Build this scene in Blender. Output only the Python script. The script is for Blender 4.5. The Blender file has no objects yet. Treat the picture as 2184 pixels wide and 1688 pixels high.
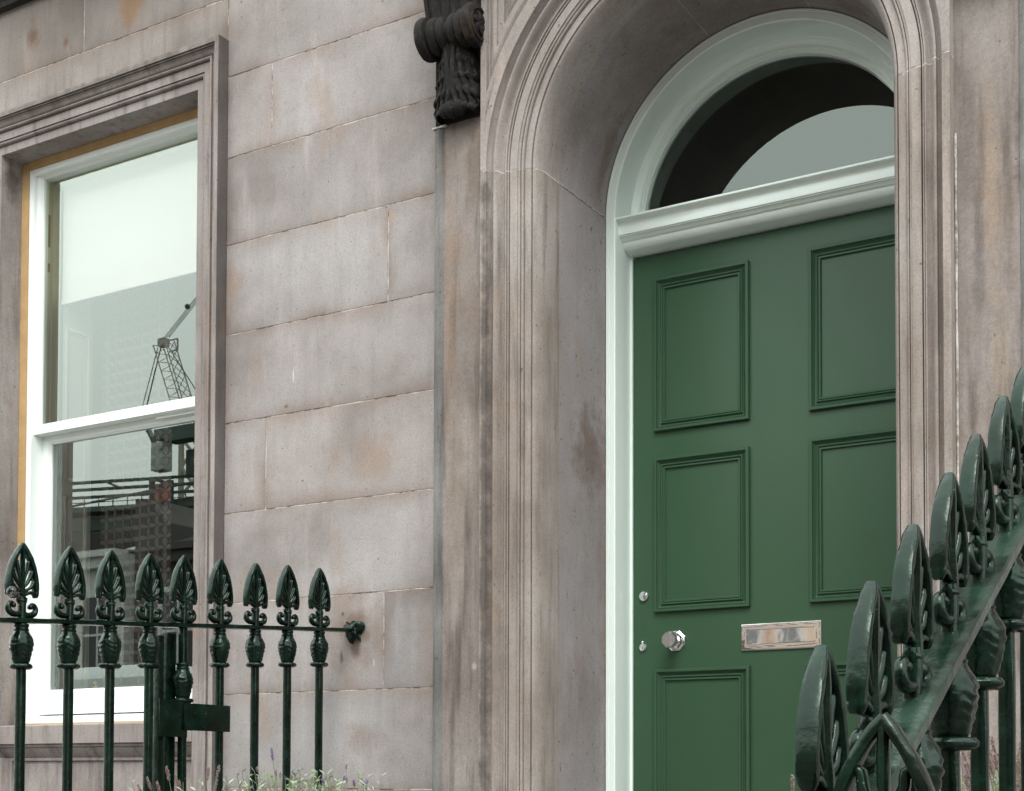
import bpy, bmesh, math, random
from math import sin, cos, pi, radians, sqrt, hypot
from mathutils import Vector, Matrix, noise as mnoise
random.seed(7)
S = bpy.context.scene
COL = S.collection
# ------------------------------------------------------------------ camera
CAM_D = 3.6
cam = bpy.data.cameras.new('camera'); camo = bpy.data.objects.new('camera', cam); COL.objects.link(camo)
yaw, pitch, roll = 0.537423, 0.031305, 0.002577
fw = Vector((-sin(yaw)*cos(pitch), cos(yaw)*cos(pitch), sin(pitch)))
rt = Vector((cos(yaw), sin(yaw), 0)); up = rt.cross(fw)
r2 = cos(roll)*rt + sin(roll)*up; u2 = -sin(roll)*rt + cos(roll)*up
Mx = Matrix((r2, u2, -fw)).transposed().to_4x4(); Mx.translation = Vector((0, -CAM_D, 1.6))
camo.matrix_world = Mx
cam.sensor_width = 36; cam.lens = 36*2978.02/2184
cam.shift_x = 0.0; cam.shift_y = (1561.8-844)/2184
cam.clip_start = 0.05; cam.clip_end = 2000
S.camera = camo
S.view_settings.view_transform = 'Standard'; S.view_settings.look = 'None'
S.view_settings.exposure = 0.50; S.view_settings.gamma = 1
# ------------------------------------------------------------------ light
W = bpy.data.worlds.new("World"); S.world = W; W.use_nodes = True
nt = W.node_tree; nt.nodes.clear()
o_ = nt.nodes.new('ShaderNodeOutputWorld'); bg = nt.nodes.new('ShaderNodeBackground')
sky = nt.nodes.new('ShaderNodeTexSky'); sky.sky_type = 'NISHITA'; sky.sun_disc = False
SUN_EL, SUN_AZ = radians(58), radians(200)
sky.sun_elevation = SUN_EL; sky.sun_rotation = SUN_AZ; sky.dust_density = 4.0; sky.air_density = 1.0; sky.ozone_density = 1.0
hs = nt.nodes.new('ShaderNodeHueSaturation'); hs.inputs['Saturation'].default_value = 0.10
mixc = nt.nodes.new('ShaderNodeMix'); mixc.data_type = 'RGBA'; mixc.blend_type = 'MIX'
# overcast: a thick cloud layer of even brightness lies over most of the sky
mixc.inputs[0].default_value = 0.72
tc = nt.nodes.new('ShaderNodeTexCoord'); cn = nt.nodes.new('ShaderNodeTexNoise'); cn.inputs['Scale'].default_value = 2.2; cn.inputs['Detail'].default_value = 5
cr = nt.nodes.new('ShaderNodeValToRGB'); cr.color_ramp.elements[0].color = (17.5, 18.8, 18.2, 1); cr.color_ramp.elements[1].color = (21.5, 22.8, 22.2, 1)
cr.color_ramp.elements[0].position = .3; cr.color_ramp.elements[1].position = .7
nt.links.new(tc.outputs['Generated'], cn.inputs['Vector']); nt.links.new(cn.outputs['Fac'], cr.inputs['Fac'])
nt.links.new(sky.outputs[0], hs.inputs['Color']); nt.links.new(hs.outputs[0], mixc.inputs[6]); nt.links.new(cr.outputs[0], mixc.inputs[7])
# overcast skies are brightest overhead
gx = nt.nodes.new('ShaderNodeSeparateXYZ'); gm = nt.nodes.new('ShaderNodeMapRange'); gs = nt.nodes.new('ShaderNodeVectorMath'); gs.operation = 'SCALE'
nt.links.new(tc.outputs['Generated'], gx.inputs[0]); nt.links.new(gx.outputs[2], gm.inputs[0])
for i_, v_ in enumerate((0, 1, .92, 1.25)): gm.inputs[i_+1].default_value = v_
nt.links.new(mixc.outputs[2], gs.inputs[0]); nt.links.new(gm.outputs[0], gs.inputs[3])
nt.links.new(gs.outputs[0], bg.inputs['Color']); bg.inputs['Strength'].default_value = 0.12
nt.links.new(bg.outputs[0], o_.inputs['Surface'])
sl = bpy.data.lights.new('sun', 'SUN'); sl.energy = 1.3; sl.angle = radians(22); sl.color = (1, .97, .93)
so = bpy.data.objects.new('sun', sl); COL.objects.link(so)
# sun stands in front of the facade, high and slightly to the right
sd = Vector((0.42, -0.75, 1.15)).normalized()
so.rotation_euler = sd.to_track_quat('Z', 'Y').to_euler()
sky.sun_elevation = math.asin(sd.z); sky.sun_rotation = math.atan2(sd.x, sd.y)

# ------------------------------------------------------------------ materials
class NT:
    def __init__(s, name):
        s.m = bpy.data.materials.new(name); s.m.use_nodes = True; s.t = s.m.node_tree
        s.b = s.t.nodes['Principled BSDF']; s.out = s.t.nodes['Material Output']
    def n(s, t, **k):
        x = s.t.nodes.new(t)
        for a, v in k.items(): setattr(x, a, v)
        return x
    def l(s, a, b): s.t.links.new(a, b)
    def pos(s):
        if not hasattr(s, '_p'): s._p = s.n('ShaderNodeNewGeometry').outputs['Position']
        return s._p
    def objc(s):
        if not hasattr(s, '_o'): s._o = s.n('ShaderNodeTexCoord').outputs['Object']
        return s._o
    def noise(s, scale, detail=4, rough=.55, stretch=(1,1,1), vec=None, off=(0,0,0)):
        mp = s.n('ShaderNodeMapping'); mp.inputs['Scale'].default_value = stretch; mp.inputs['Location'].default_value = off
        s.l(vec or s.pos(), mp.inputs['Vector'])
        x = s.n('ShaderNodeTexNoise'); x.inputs['Scale'].default_value = scale; x.inputs['Detail'].default_value = detail; x.inputs['Roughness'].default_value = rough
        s.l(mp.outputs[0], x.inputs['Vector']); return x.outputs['Fac']
    def ramp(s, fac, stops):
        r = s.n('ShaderNodeValToRGB'); e = r.color_ramp.elements
        while len(e) < len(stops): e.new(.5)
        for i, (p, c) in enumerate(stops):
            e[i].position = p; e[i].color = (*c, 1) if len(c) == 3 else c
        s.l(fac, r.inputs['Fac']); return r.outputs[0]
    def mr(s, v, a, b, c=0, d=1, smooth=True):
        x = s.n('ShaderNodeMapRange'); x.interpolation_type = 'SMOOTHSTEP' if smooth else 'LINEAR'
        for i, q in enumerate((a, b, c, d)): x.inputs[i+1].default_value = q
        s.l(v, x.inputs[0]); return x.outputs[0]
    def mix(s, fac, a, b, mode='MIX'):
        x = s.n('ShaderNodeMix'); x.data_type = 'RGBA'; x.blend_type = mode
        for i, v in ((0, fac), (6, a), (7, b)):
            if isinstance(v, (int, float)): x.inputs[i].default_value = v
            elif isinstance(v, tuple): x.inputs[i].default_value = (*v, 1) if len(v) == 3 else v
            else: s.l(v, x.inputs[i])
        return x.outputs[2]
    def math(s, op, a, b=None, c=None):
        x = s.n('ShaderNodeMath'); x.operation = op
        for i, v in enumerate((a, b, c)):
            if v is None: continue
            if isinstance(v, (int, float)): x.inputs[i].default_value = v
            else: s.l(v, x.inputs[i])
        return x.outputs[0]
    def sep(s, v=None):
        x = s.n('ShaderNodeSeparateXYZ'); s.l(v or s.pos(), x.inputs[0]); return x.outputs
    def spot(s, c, r, wob=None):
        d = s.n('ShaderNodeVectorMath'); d.operation = 'SUBTRACT'; d.inputs[1].default_value = c; s.l(s.pos(), d.inputs[0])
        q = s.n('ShaderNodeVectorMath'); q.operation = 'DIVIDE'; q.inputs[1].default_value = r; s.l(d.outputs[0], q.inputs[0])
        ln = s.n('ShaderNodeVectorMath'); ln.operation = 'LENGTH'; s.l(q.outputs[0], ln.inputs[0])
        v = ln.outputs['Value']
        if wob is not None: v = s.math('ADD', v, s.math('MULTIPLY', s.math('SUBTRACT', wob, .5), 1.6))
        return s.mr(v, .15, 1.0, 1, 0)
    def bump(s, h, strength=.3, dist=.002, prev=None):
        x = s.n('ShaderNodeBump'); x.inputs['Strength'].default_value = strength; x.inputs['Distance'].default_value = dist
        s.l(h, x.inputs['Height'])
        if prev is not None: s.l(prev, x.inputs['Normal'])
        s.l(x.outputs[0], s.b.inputs['Normal']); return x.outputs[0]
    def base(s, c):
        if isinstance(c, tuple): s.b.inputs['Base Color'].default_value = (*c, 1)
        else: s.l(c, s.b.inputs['Base Color'])
    def rough(s, v):
        if isinstance(v, (int, float)): s.b.inputs['Roughness'].default_value = v
        else: s.l(v, s.b.inputs['Roughness'])

def stone(name, c0, c1, c2, streak=.35, blocks=False, spots=(), grain=.13, dark=None, bump=.35, tintscale=1.0):
    """weathered sandstone: broad tone change, vertical rain streaks, fine grain, dark and rust marks"""
    k = NT(name)
    broad = k.noise(2.3*tintscale, 4, .6)
    col = k.ramp(broad, [(.30, c0), (.50, c1), (.70, c2)])
    if blocks:
        at = k.n('ShaderNodeAttribute'); at.attribute_name = 'tone'
        col = k.mix(1.0, col, at.outputs['Color'], 'MULTIPLY')
    st = k.noise(26, 5, .62, (1, 1, .09))
    col = k.mix(k.math('MULTIPLY', k.mr(st, .46, .74), streak), col, tuple(x*.55 for x in c0))
    st2 = k.noise(11, 4, .6, (1, 1, .2), off=(3, 5, 1))
    col = k.mix(k.math('MULTIPLY', k.mr(st2, .52, .75), .38), col, (min(c2[0]*1.30, .8), min(c2[1]*1.22, .8), min(c2[2]*1.2, .8)))
    ru = k.noise(4.2, 5, .62, (1, 1, .55), off=(9, 2, 4))
    col = k.mix(k.math('MULTIPLY', k.mr(ru, .56, .72), .30), col, (.27, .17, .10))
    wob = k.noise(16, 4, .6)
    for (c, r, a, sc) in spots:
        col = k.mix(k.math('MULTIPLY', k.spot(c, r, wob), a), col, sc)
    g = k.noise(170, 4, .8)
    col = k.mix(k.mr(g, .25, .75, 0, 1), k.mix(1.0, col, (1-grain*1.6,)*3, 'MULTIPLY'), k.mix(1.0, col, (1+grain,)*3, 'MULTIPLY'))
    pit = k.noise(60, 2, .5, off=(1, 7, 3))
    col = k.mix(k.math('MULTIPLY', k.mr(pit, .70, .74), .65), col, (.07, .055, .05))
    g2 = k.noise(75, 3, .7, (1, 1, .6), off=(5, 1, 2)); col = k.mix(k.math('MULTIPLY', k.mr(g2, .50, .72), .22), col, (.13, .105, .095))
    k.base(col); k.rough(.92)
    k.b.inputs['Specular IOR Level'].default_value = .25
    n1 = k.bump(k.noise(9, 5, .6, (1, 1, .7)), .25, .006)
    n2 = k.bump(k.noise(90, 4, .65), bump, .0014, n1)
    k.bump(g, bump*.6, .0007, n2)
    return k.m

C0, C1, C2 = (.208, .181, .173), (.294, .269, .264), (.355, .334, .333)
anchor = ((-2.74, -.02, 2.07), (.075, .3, .085), .75, (.10, .065, .045))
M = {}
M['ashlar'] = stone('ashlar_sandstone', C0, C1, C2, .15, True, [
    anchor, ((-2.735, 0, 2.012), (.030, .3, .045), .9, (.02, .028, .024)), ((-2.79, 0, 1.985), (.012, .3, .035), .8, (.02, .028, .024)), ((-2.785, 0, 2.125), (.010, .3, .010), .9, (.03, .03, .03)),
    ((-3.0, 0, 2.93), (.004, .3, .04), .9, (.55, .53, .51)), ((-2.66, 0, 1.96), (.005, .3, .02), .9, (.5, .48, .46)), ((-3.03, 0, 2.835), (.012, .3, .008), .8, (.12, .08, .06)), ((-2.60, 0, 3.39), (.02, .3, .03), .55, (.40, .26, .16)), ((-2.76, 0, 2.05), (.19, .3, .22), .45, (.20, .135, .10)),
    ((-2.70, 0, 1.72), (.12, .3, .07), .5, (.19, .14, .115)), ((-2.66, 0, 2.62), (.12, .3, .12), .55, (.27, .19, .14)),
    ((-3.28, 0, 3.30), (.06, .3, .12), .5, (.28, .185, .13)), ((-2.46, 0, 2.0), (.05, .3, .25), .35, (.2, .13, .09)),
    ((-3.15, 0, 2.23), (.14, .3, .10), .35, (.25, .17, .12)), ((-2.5, 0, 3.3), (.1, .3, .1), .3, (.17, .14, .13))])
M['upper'] = stone('upper_wall_sandstone', (.15, .13, .12), (.22, .195, .18), (.27, .245, .23), .35, True, [
    ((-3.78, 0, 4.42), (.10, .3, .14), .7, (.22, .12, .06)), ((-4.30, 0, 4.44), (.05, .3, .08), .7, (.12, .06, .035)),
    ((-4.12, 0, 4.37), (.02, .3, .03), .7, (.14, .06, .03))])
M['surround'] = stone('surround_sandstone', (.20, .163, .143), (.29, .25, .226), (.36, .322, .30), .6, False, [((-2.193, -.08, 2.4), (.020, .3, 1.9), .85, (.075, .063, .058)), ((-2.168, -.06, 2.1), (.016, .3, .9), .45, (.15, .115, .09)), ((-.86, -.08, 2.9), (.02, .3, .5), .5, (.13, .105, .09)), ((-.93, -.05, 2.6), (.02, .3, .4), .4, (.2, .15, .12)), ((-.99, -.03, 2.8), (.02, .3, 1.2), .5, (.16, .135, .125))])  # spots: dark and brown strips along the coves of the jamb moulding
M['arch'] = stone('archivolt_sandstone', (.235, .198, .180), (.325, .287, .270), (.395, .36, .345), .25)
M['reveal'] = stone('reveal_sandstone', (.225, .188, .178), (.303, .270, .271), (.345, .317, .325), .15, False, [
    ((-2.04, .30, 2.62), (.2, .15, .20), .7, (.14, .092, .068)), ((-2.04, .40, 2.3), (.2, .05, .7), .5, (.19, .14, .115)),
    ((-1.88, .32, 3.78), (.24, .25, .22), .32, (.16, .125, .09)), ((-1.5, .28, 3.95), (.40, .26, .2), .30, (.165, .13, .10)),
    ((-2.041, .313, 3.346), (.05, .0075, .012), .95, (.02, .014, .01)), ((-2.041, .382, 3.326), (.05, .0075, .012), .95, (.02, .014, .01)), ((-2.041, .388, 3.328), (.05, .02, .03), .6, (.36, .27, .18)), ((-2.041, .314, 3.163), (.05, .004, .007), .9, (.03, .02, .015)),
    ((-2.03, .36, 3.62), (.15, .05, .25), .6, (.17, .125, .10)), ((-1.15, .3, 3.85), (.25, .2, .15), .6, (.16, .11, .07))])
M['pilaster'] = stone('pilaster_sandstone', (.145, .117, .102), (.222, .19, .174), (.295, .265, .25), .8, False, [
    ((-2.345, -.05, 3.0), (.030, .3, .6), .45, (.25, .17, .12)), ((-2.26, -.05, 3.45), (.05, .3, .2), .5, (.14, .10, .07)),
    ((-2.31, -.05, 2.45), (.05, .3, .3), .45, (.16, .12, .085)), ((-2.247, -.05, 1.93), (.012, .3, .018), .6, (.42, .40, .38)),
   
    ((-.735, -.05, 3.10), (.040, .3, .36), .42, (.30, .205, .135)), ((-.715, -.05, 2.62), (.035, .3, .28), .38, (.30, .22, .16)), ((-.76, -.05, 2.45), (.02, .3, .2), .45, (.33, .28, .25)), ((-.69, -.05, 3.0), (.02, .3, .25), .5, (.15, .11, .09)),
    ((-.765, -.05, 2.9), (.022, .3, .30), .6, (.13, .11, .105)), ((-.79, -.05, 3.2), (.025, .3, .3), .5, (.14, .12, .11)),
    ((-.64, -.05, 3.15), (.045, .3, .28), .85, (.07, .055, .045)), ((-.80, -.05, 2.3), (.02, .3, .5), .4, (.36, .33, .31))])
M['margin'] = stone('sooty_margin_stone', (.10, .095, .092), (.17, .165, .16), (.27, .265, .262), .7)
M['window_stone'] = stone('window_surround_sandstone', (.18, .15, .14), (.26, .226, .214), (.33, .297, .285), .65, False, [
    ((-3.9, -.04, 4.14), (.8, .3, .025), .55, (.09, .075, .06)), ((-3.9, .0, 4.105), (.8, .3, .02), .5, (.11, .09, .06)),
    ((-4.47, .05, 3.93), (.1, .07, .10), .8, (.08, .06, .045)), ((-3.31, -.02, 3.2), (.02, .3, 3), .0, (.1, .09, .09))])
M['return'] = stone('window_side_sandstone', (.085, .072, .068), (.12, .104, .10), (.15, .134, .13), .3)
M['sootstone'] = stone('soot_black_stone', (.008, .0075, .007), (.018, .0165, .016), (.045, .039, .035), .6, bump=.6)
M['cornice'] = stone('soot_black_cornice', (.02, .018, .016), (.03, .027, .024), (.05, .044, .04), .3)

def mortar():
    k = NT('lime_mortar'); c = k.ramp(k.noise(14, 4, .7), [(.38, (.13, .10, .085)), (.49, (.36, .305, .265)), (.62, (.54, .49, .45))])
    k.base(c); k.rough(.9); k.bump(k.noise(160, 3), .6, .002); return k.m
M['mortar'] = mortar()
def mortar2():
    k = NT('fresh_white_mortar'); k.base(k.ramp(k.noise(30, 4, .7), [(.38, (.24, .21, .18)), (.6, (.60, .57, .54))])); k.rough(.9); k.bump(k.noise(120, 3), .9, .003); return k.m
M['mortar_white'] = mortar2()

def paint(name, c, rough=.3, var=.08, bump=.12, coat=0.0, dirt=None, scale=5, spec=.5):
    k = NT(name); v = k.noise(scale, 4, .55)
    col = k.mix(v, tuple(x*(1-var) for x in c), tuple(min(1, x*(1+var)) for x in c))
    if dirt: col = k.mix(k.math('MULTIPLY', k.mr(k.noise(9, 5, .65, (1, 1, .35)), .52, .78), dirt[0]), col, dirt[1])
    k.base(col); k.rough(rough); k.b.inputs['Specular IOR Level'].default_value = spec
    if coat: k.b.inputs['Coat Weight'].default_value = coat; k.b.inputs['Coat Roughness'].default_value = .08
    n1 = k.bump(k.noise(14, 3, .5), bump, .004); k.bump(k.noise(300, 2, .6), bump*.8, .0006, n1)
    return k.m
M['mint'] = paint('mint_white_gloss_paint', (.775, .865, .82), .18, .03, .12, .25, (.22, (.56, .61, .58)))
M['door'] = paint('green_door_paint', (.037, .083, .0455), .36, .10, .14, 0, (.30, (.027, .060, .034)), 2.2, .24)
M['white'] = paint('white_window_paint', (.80, .84, .82), .32, .02, .08)
M['olive'] = paint('unpainted_cream_lining', (.60, .60, .40), .5, .10, .1, 0, (.30, (.36, .27, .14)), 9)
M['lining'] = paint('grey_white_shutter_paint', (.68, .68, .60), .5, .05, .05)
M['mastic'] = paint('ochre_mastic', (.43, .275, .125), .8, .25, .8, 0, (.75, (.22, .15, .08)), 24)
M['blind'] = paint('white_blind_cloth', (.93, .93, .92), .8, .01, .02)
M['tanbed'] = paint('tan_sill_bedding', (.42, .32, .22), .85, .15, .5)
M['dark'] = paint('dark_gap', (.006, .006, .006), .9)
M['brown'] = paint('bare_brown_wood', (.30, .19, .08), .7)
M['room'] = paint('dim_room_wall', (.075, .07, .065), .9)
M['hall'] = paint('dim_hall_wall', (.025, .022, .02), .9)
M['brass'] = NT('brass').m
_b = M['brass'].node_tree.nodes['Principled BSDF']; _b.inputs['Base Color'].default_value = (.75, .55, .22, 1); _b.inputs['Metallic'].default_value = 1; _b.inputs['Roughness'].default_value = .25

def iron(name='green_black_iron_paint', worn=0):
    k = NT(name)
    w = k.noise(22, 5, .65); f = k.noise(5, 3, .5)
    col = k.ramp(w, [(.34, (.0008, .0026, .0018)), (.52, (.0018, .0075, .0046)), (.68, (.0042, .0165, .0105)), (.78, (.022, .050, .037))])
    if worn: col = k.mix(k.mr(k.noise(9, 4, .6), .34, .68, .10, .85), col, (.024, .046, .034))
    rust = k.math('MULTIPLY', k.mr(k.noise(48, 4, .7, off=(4, 4, 4)), .70, .76), .5)
    col = k.mix(rust, col, (.075, .04, .025))
    chip = k.mr(k.noise(95, 2, .5, off=(2, 1, 6)), .76, .79)
    col = k.mix(k.math('MULTIPLY', chip, .5), col, (.20, .22, .20))
    k.base(col); k.rough(k.mr(k.noise(30, 4, .6), .3, .75, .10, .34)); k.b.inputs['Specular IOR Level'].default_value = .32; k.b.inputs['Specular Tint'].default_value = (.78, 1, .88, 1)
    n1 = k.bump(k.noise(24, 3, .5), .38, .005); k.bump(k.noise(150, 4, .65), .35, .0012, n1)
    return k.m
M['iron'] = iron(); M['iron_worn'] = iron('chalky_worn_iron_paint', 1)
def chrome(name, dist, sc=26):
    k = NT(name); k.base((.82, .82, .83)); k.b.inputs['Metallic'].default_value = 1; k.rough(.06)
    if dist: k.bump(k.noise(sc, 3, .5), .5, dist)
    return k.m
M['chrome'] = chrome('polished_chrome', .0006, 60); M['chrome_wavy'] = chrome('worn_wavy_chrome', .0016, 8)
def glass(name='window_glass', faces=3.2):
    k = NT(name); t = k.t; t.nodes.remove(k.b)
    tr = k.n('ShaderNodeBsdfTransparent'); tr.inputs[0].default_value = (1, .99, .985, 1)
    gl = k.n('ShaderNodeBsdfGlossy'); gl.inputs['Roughness'].default_value = 0.0; gl.inputs[0].default_value = (.91, 1.0, .94, 1)
    fr = k.n('ShaderNodeFresnel'); fr.inputs[0].default_value = 1.52
    f = k.math('MINIMUM', k.math('MULTIPLY', fr.outputs[0], faces), .9)      # four faces of a double glazed unit
    mx = k.n('ShaderNodeMixShader'); k.l(f, mx.inputs[0]); k.l(tr.outputs[0], mx.inputs[1]); k.l(gl.outputs[0], mx.inputs[2])
    k.l(mx.outputs[0], k.out.inputs[0]); return k.m
M['glass'] = glass(); M['fan_glass'] = glass('fanlight_glass', 2.35)
def curtain():
    k = NT('petal_lace_curtain'); s = k.sep(); P = .046
    u = k.math('DIVIDE', s[0], P); v = k.math('DIVIDE', s[2], P)
    fu = k.math('FRACT', k.math('ADD', u, 100)); fv = k.math('FRACT', k.math('ADD', v, 100)); cnt = None
    for a in (0, 1):
        for b in (0, 1):
            d = k.math('SQRT', k.math('ADD', k.math('POWER', k.math('SUBTRACT', fu, a), 2), k.math('POWER', k.math('SUBTRACT', fv, b), 2)))
            q = k.math('LESS_THAN', d, .69); cnt = q if cnt is None else k.math('ADD', cnt, q)
    pet = k.math('GREATER_THAN', cnt, 1.5)
    k.base(k.mix(pet, (.105, .10, .075), (.17, .155, .155))); k.rough(.9)
    a = k.math('ADD', .35, k.math('MULTIPLY', pet, .45)); k.l(a, k.b.inputs['Alpha']); return k.m
M['curtain'] = curtain()
def plain(name, c, r=.8, var=.1, sc=4, bump=.2):
    k = NT(name); v = k.noise(sc, 4, .6, vec=k.objc()); k.base(k.mix(v, tuple(x*(1-var*2) for x in c), tuple(x*(1+var*2) for x in c))); k.rough(r)
    k.bump(k.noise(sc*12, 3), bump, .01); return k.m
M['tan'] = plain('tan_sandstone', (.42, .29, .20), .9, .15, 1.2)
M['redstone'] = plain('pink_sandstone', (.34, .22, .17), .9, .15, 1.2)
M['whitewall'] = plain('white_render', (.62, .62, .60), .8, .05)
M['darkwall'] = plain('dark_stone_wall', (.085, .075, .072), .9, .2, 1)
M['slate'] = plain('slate_roof', (.035, .037, .042), .7, .2, 2)
M['leadpale'] = plain('pale_lead_roof', (.50, .50, .47), .6, .15, 3)
M['pot'] = plain('terracotta', (.26, .10, .07), .85, .15, 8)
M['steel'] = plain('green_steel', (.060, .085, .070), .6, .15, 2)
M['craneyel'] = plain('weathered_crane_steel', (.30, .28, .23), .6, .2, 1)
M['cranebox'] = plain('grey_green_crane_box', (.30, .33, .30), .6, .1, 1)
M['asphalt'] = plain('asphalt', (.05, .05, .052), .9, .15, 6, .5)
M['paving'] = plain('stone_paving', (.13, .12, .11), .9, .12, 3, .3)
M['ground'] = plain('town_ground', (.10, .10, .09), .95, .1, .2)
M['vanwhite'] = plain('white_van_paint', (.70, .72, .71), .3, .02); M['vandark'] = plain('dark_van_glass', (.02, .022, .025), .15, .02); M['tyre'] = plain('tyre_rubber', (.02, .02, .02), .9)
M['leaf'] = plain('lavender_leaf', (.30, .37, .29), .7, .2, 60, 0); M['leafg'] = plain('green_leaf', (.22, .33, .14), .7, .2, 60, 0)
M['stalk'] = plain('plant_stalk', (.15, .17, .09), .8, .2, 60, 0)
M['purple'] = plain('lavender_flower', (.13, .08, .26), .8, .3, 90, 0); M['dry'] = plain('dry_flower', (.20, .135, .125), .9, .3, 90, 0)

# ------------------------------------------------------------------ mesh helpers
class MB:
    def __init__(s): s.v = []; s.f = []; s.mi = []; s.tone = []; s.vt = {}
    def add(s, vs, fs, mi=0, tone=None):
        b = len(s.v); s.v += [tuple(v) for v in vs]
        for f in fs: s.f.append(tuple(b+i for i in f)); s.mi.append(mi); s.tone.append(tone or (1, 1, 1))
    def box(s, x0, x1, y0, y1, z0, z1, mi=0):
        v = [(x, y, z) for z in (z0, z1) for y in (y0, y1) for x in (x0, x1)]
        s.add(v, [(0,2,3,1), (4,5,7,6), (0,1,5,4), (2,6,7,3), (0,4,6,2), (1,3,7,5)], mi)
    def bar(s, p, q, w, h=None, mi=0):
        p, q = Vector(p), Vector(q); d = (q-p).normalized(); a = Vector((0,0,1)) if abs(d.z) < .95 else Vector((1,0,0))
        x = d.cross(a).normalized()*w/2; y = d.cross(x).normalized()*(h or w)/2
        v = [r+i*x+j*y for r in (p, q) for i, j in ((-1,-1),(1,-1),(1,1),(-1,1))]
        s.add(v, [(3,2,1,0), (4,5,6,7), (0,1,5,4), (1,2,6,5), (2,3,7,6), (3,0,4,7)], mi)
    def grid(s, rows, closed_v=False, closed_u=False, mi=0, mif=None):
        n = len(rows); m = len(rows[0]); b = len(s.v)
        for r in rows: s.v += [tuple(p) for p in r]
        for i in range(n if closed_u else n-1):
            for j in range(m if closed_v else m-1):
                a, c = i, (i+1) % n; e, g = j, (j+1) % m
                s.f.append((b+a*m+e, b+c*m+e, b+c*m+g, b+a*m+g)); s.mi.append(mif(i, j) if mif else mi); s.tone.append((1,1,1))
    def cap(s, ring, mi=0, flip=False):
        s.add(ring, [tuple(range(len(ring)))[::-1] if flip else tuple(range(len(ring)))], mi)
    def tube(s, pts, ra, rb=None, n=8, side=None, mi=0, e=1.0, caps=True):
        """sweep; side = fixed direction for the rb axis (thickness), e<1 squares the section"""
        pts = [Vector(p) for p in pts]; L = len(pts); rows = []
        ra = [ra]*L if isinstance(ra, (int, float)) else ra; rb = ra if rb is None else ([rb]*L if isinstance(rb, (int, float)) else rb)
        for i, p in enumerate(pts):
            t = (pts[min(i+1, L-1)]-pts[max(i-1, 0)]).normalized()
            if side is not None: w = Vector(side); u = t.cross(w).normalized()
            else:
                a = Vector((0,0,1)) if abs(t.z) < .9 else Vector((0,1,0)); u = t.cross(a).normalized(); w = t.cross(u)
            row = []
            for k in range(n):
                an = 2*pi*(k+.5)/n; c_, s_ = cos(an), sin(an)
                c_ = math.copysign(abs(c_)**e, c_); s_ = math.copysign(abs(s_)**e, s_)
                row.append(p+u*c_*ra[i]+w*s_*rb[i])
            rows.append(row)
        s.grid(rows, closed_v=True, mi=mi)
        if caps: s.cap(rows[0], mi); s.cap(rows[-1], mi, True)
    def lathe(s, prof, c=(0,0,0), axis='z', n=24, mi=0, mod=None):
        rows = []
        for i, (r, h) in enumerate(prof):
            row = []
            for k in range(n):
                a = 2*pi*k/n; rr = r*(mod(h, a, i) if mod else 1); x, y = rr*cos(a), rr*sin(a)
                row.append({'z': (c[0]+x, c[1]+y, c[2]+h), 'x': (c[0]+h, c[1]+x, c[2]+y), 'y': (c[0]+x, c[1]+h, c[2]+y)}[axis])
            rows.append(row)
        s.grid(rows, closed_v=True, mi=mi); s.cap(rows[0], mi); s.cap(rows[-1], mi, True)
    def ball(s, c, r, n=10, mi=0):
        r = (r, r, r) if isinstance(r, (int, float)) else r; rows = []
        for i in range(n//2+1):
            t = pi*i/(n//2); rows.append([(c[0]+r[0]*sin(t)*cos(2*pi*k/n), c[1]+r[1]*sin(t)*sin(2*pi*k/n), c[2]+r[2]*cos(t)) for k in range(n)])
        s.grid(rows, closed_v=True, mi=mi)
    def mesh(s, name, mats, smooth=30, bevel=0):
        me = bpy.data.meshes.new(name); me.from_pydata(s.v, [], s.f)
        for m in (mats if isinstance(mats, (list, tuple)) else [mats]): me.materials.append(m)
        me.polygons.foreach_set('material_index', s.mi)
        if any(t != (1,1,1) for t in s.tone):
            at = me.attributes.new('tone', 'FLOAT_COLOR', 'CORNER'); i = 0; buf = []
            for f, t in zip(s.f, s.tone):
                for vi in f: buf += [*(s.vt.get(vi, t)), 1.0]
            at.data.foreach_set('color', buf)
        bm = bmesh.new(); bm.from_mesh(me); bmesh.ops.remove_doubles(bm, verts=bm.verts, dist=1e-6)
        bmesh.ops.recalc_face_normals(bm, faces=bm.faces)
        if bevel: bmesh.ops.bevel(bm, geom=[e for e in bm.edges if len(e.link_faces) == 2 and e.calc_face_angle(0) > .6], offset=bevel, segments=2, affect='EDGES', profile=.6)
        bm.to_mesh(me); bm.free()
        if smooth:
            me.polygons.foreach_set('use_smooth', [True]*len(me.polygons)); me.set_sharp_from_angle(angle=radians(smooth))
        return me
    def build(s, name, mats, parent=None, smooth=30, bevel=0, **k):
        o = bpy.data.objects.new(name, s.mesh(name, mats, smooth, bevel)); COL.objects.link(o)
        if parent: o.parent = parent
        return tag(o, **k)
def tag(o, label=None, category=None, group=None, kind=None):
    for a, v in (('label', label), ('category', category), ('group', group), ('kind', kind)):
        if v: o[a] = v
    return o
def empty(name, loc=(0,0,0), **k):
    o = bpy.data.objects.new(name, None); COL.objects.link(o); o.location = loc; o.empty_display_size = .2; return tag(o, **k)
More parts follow.
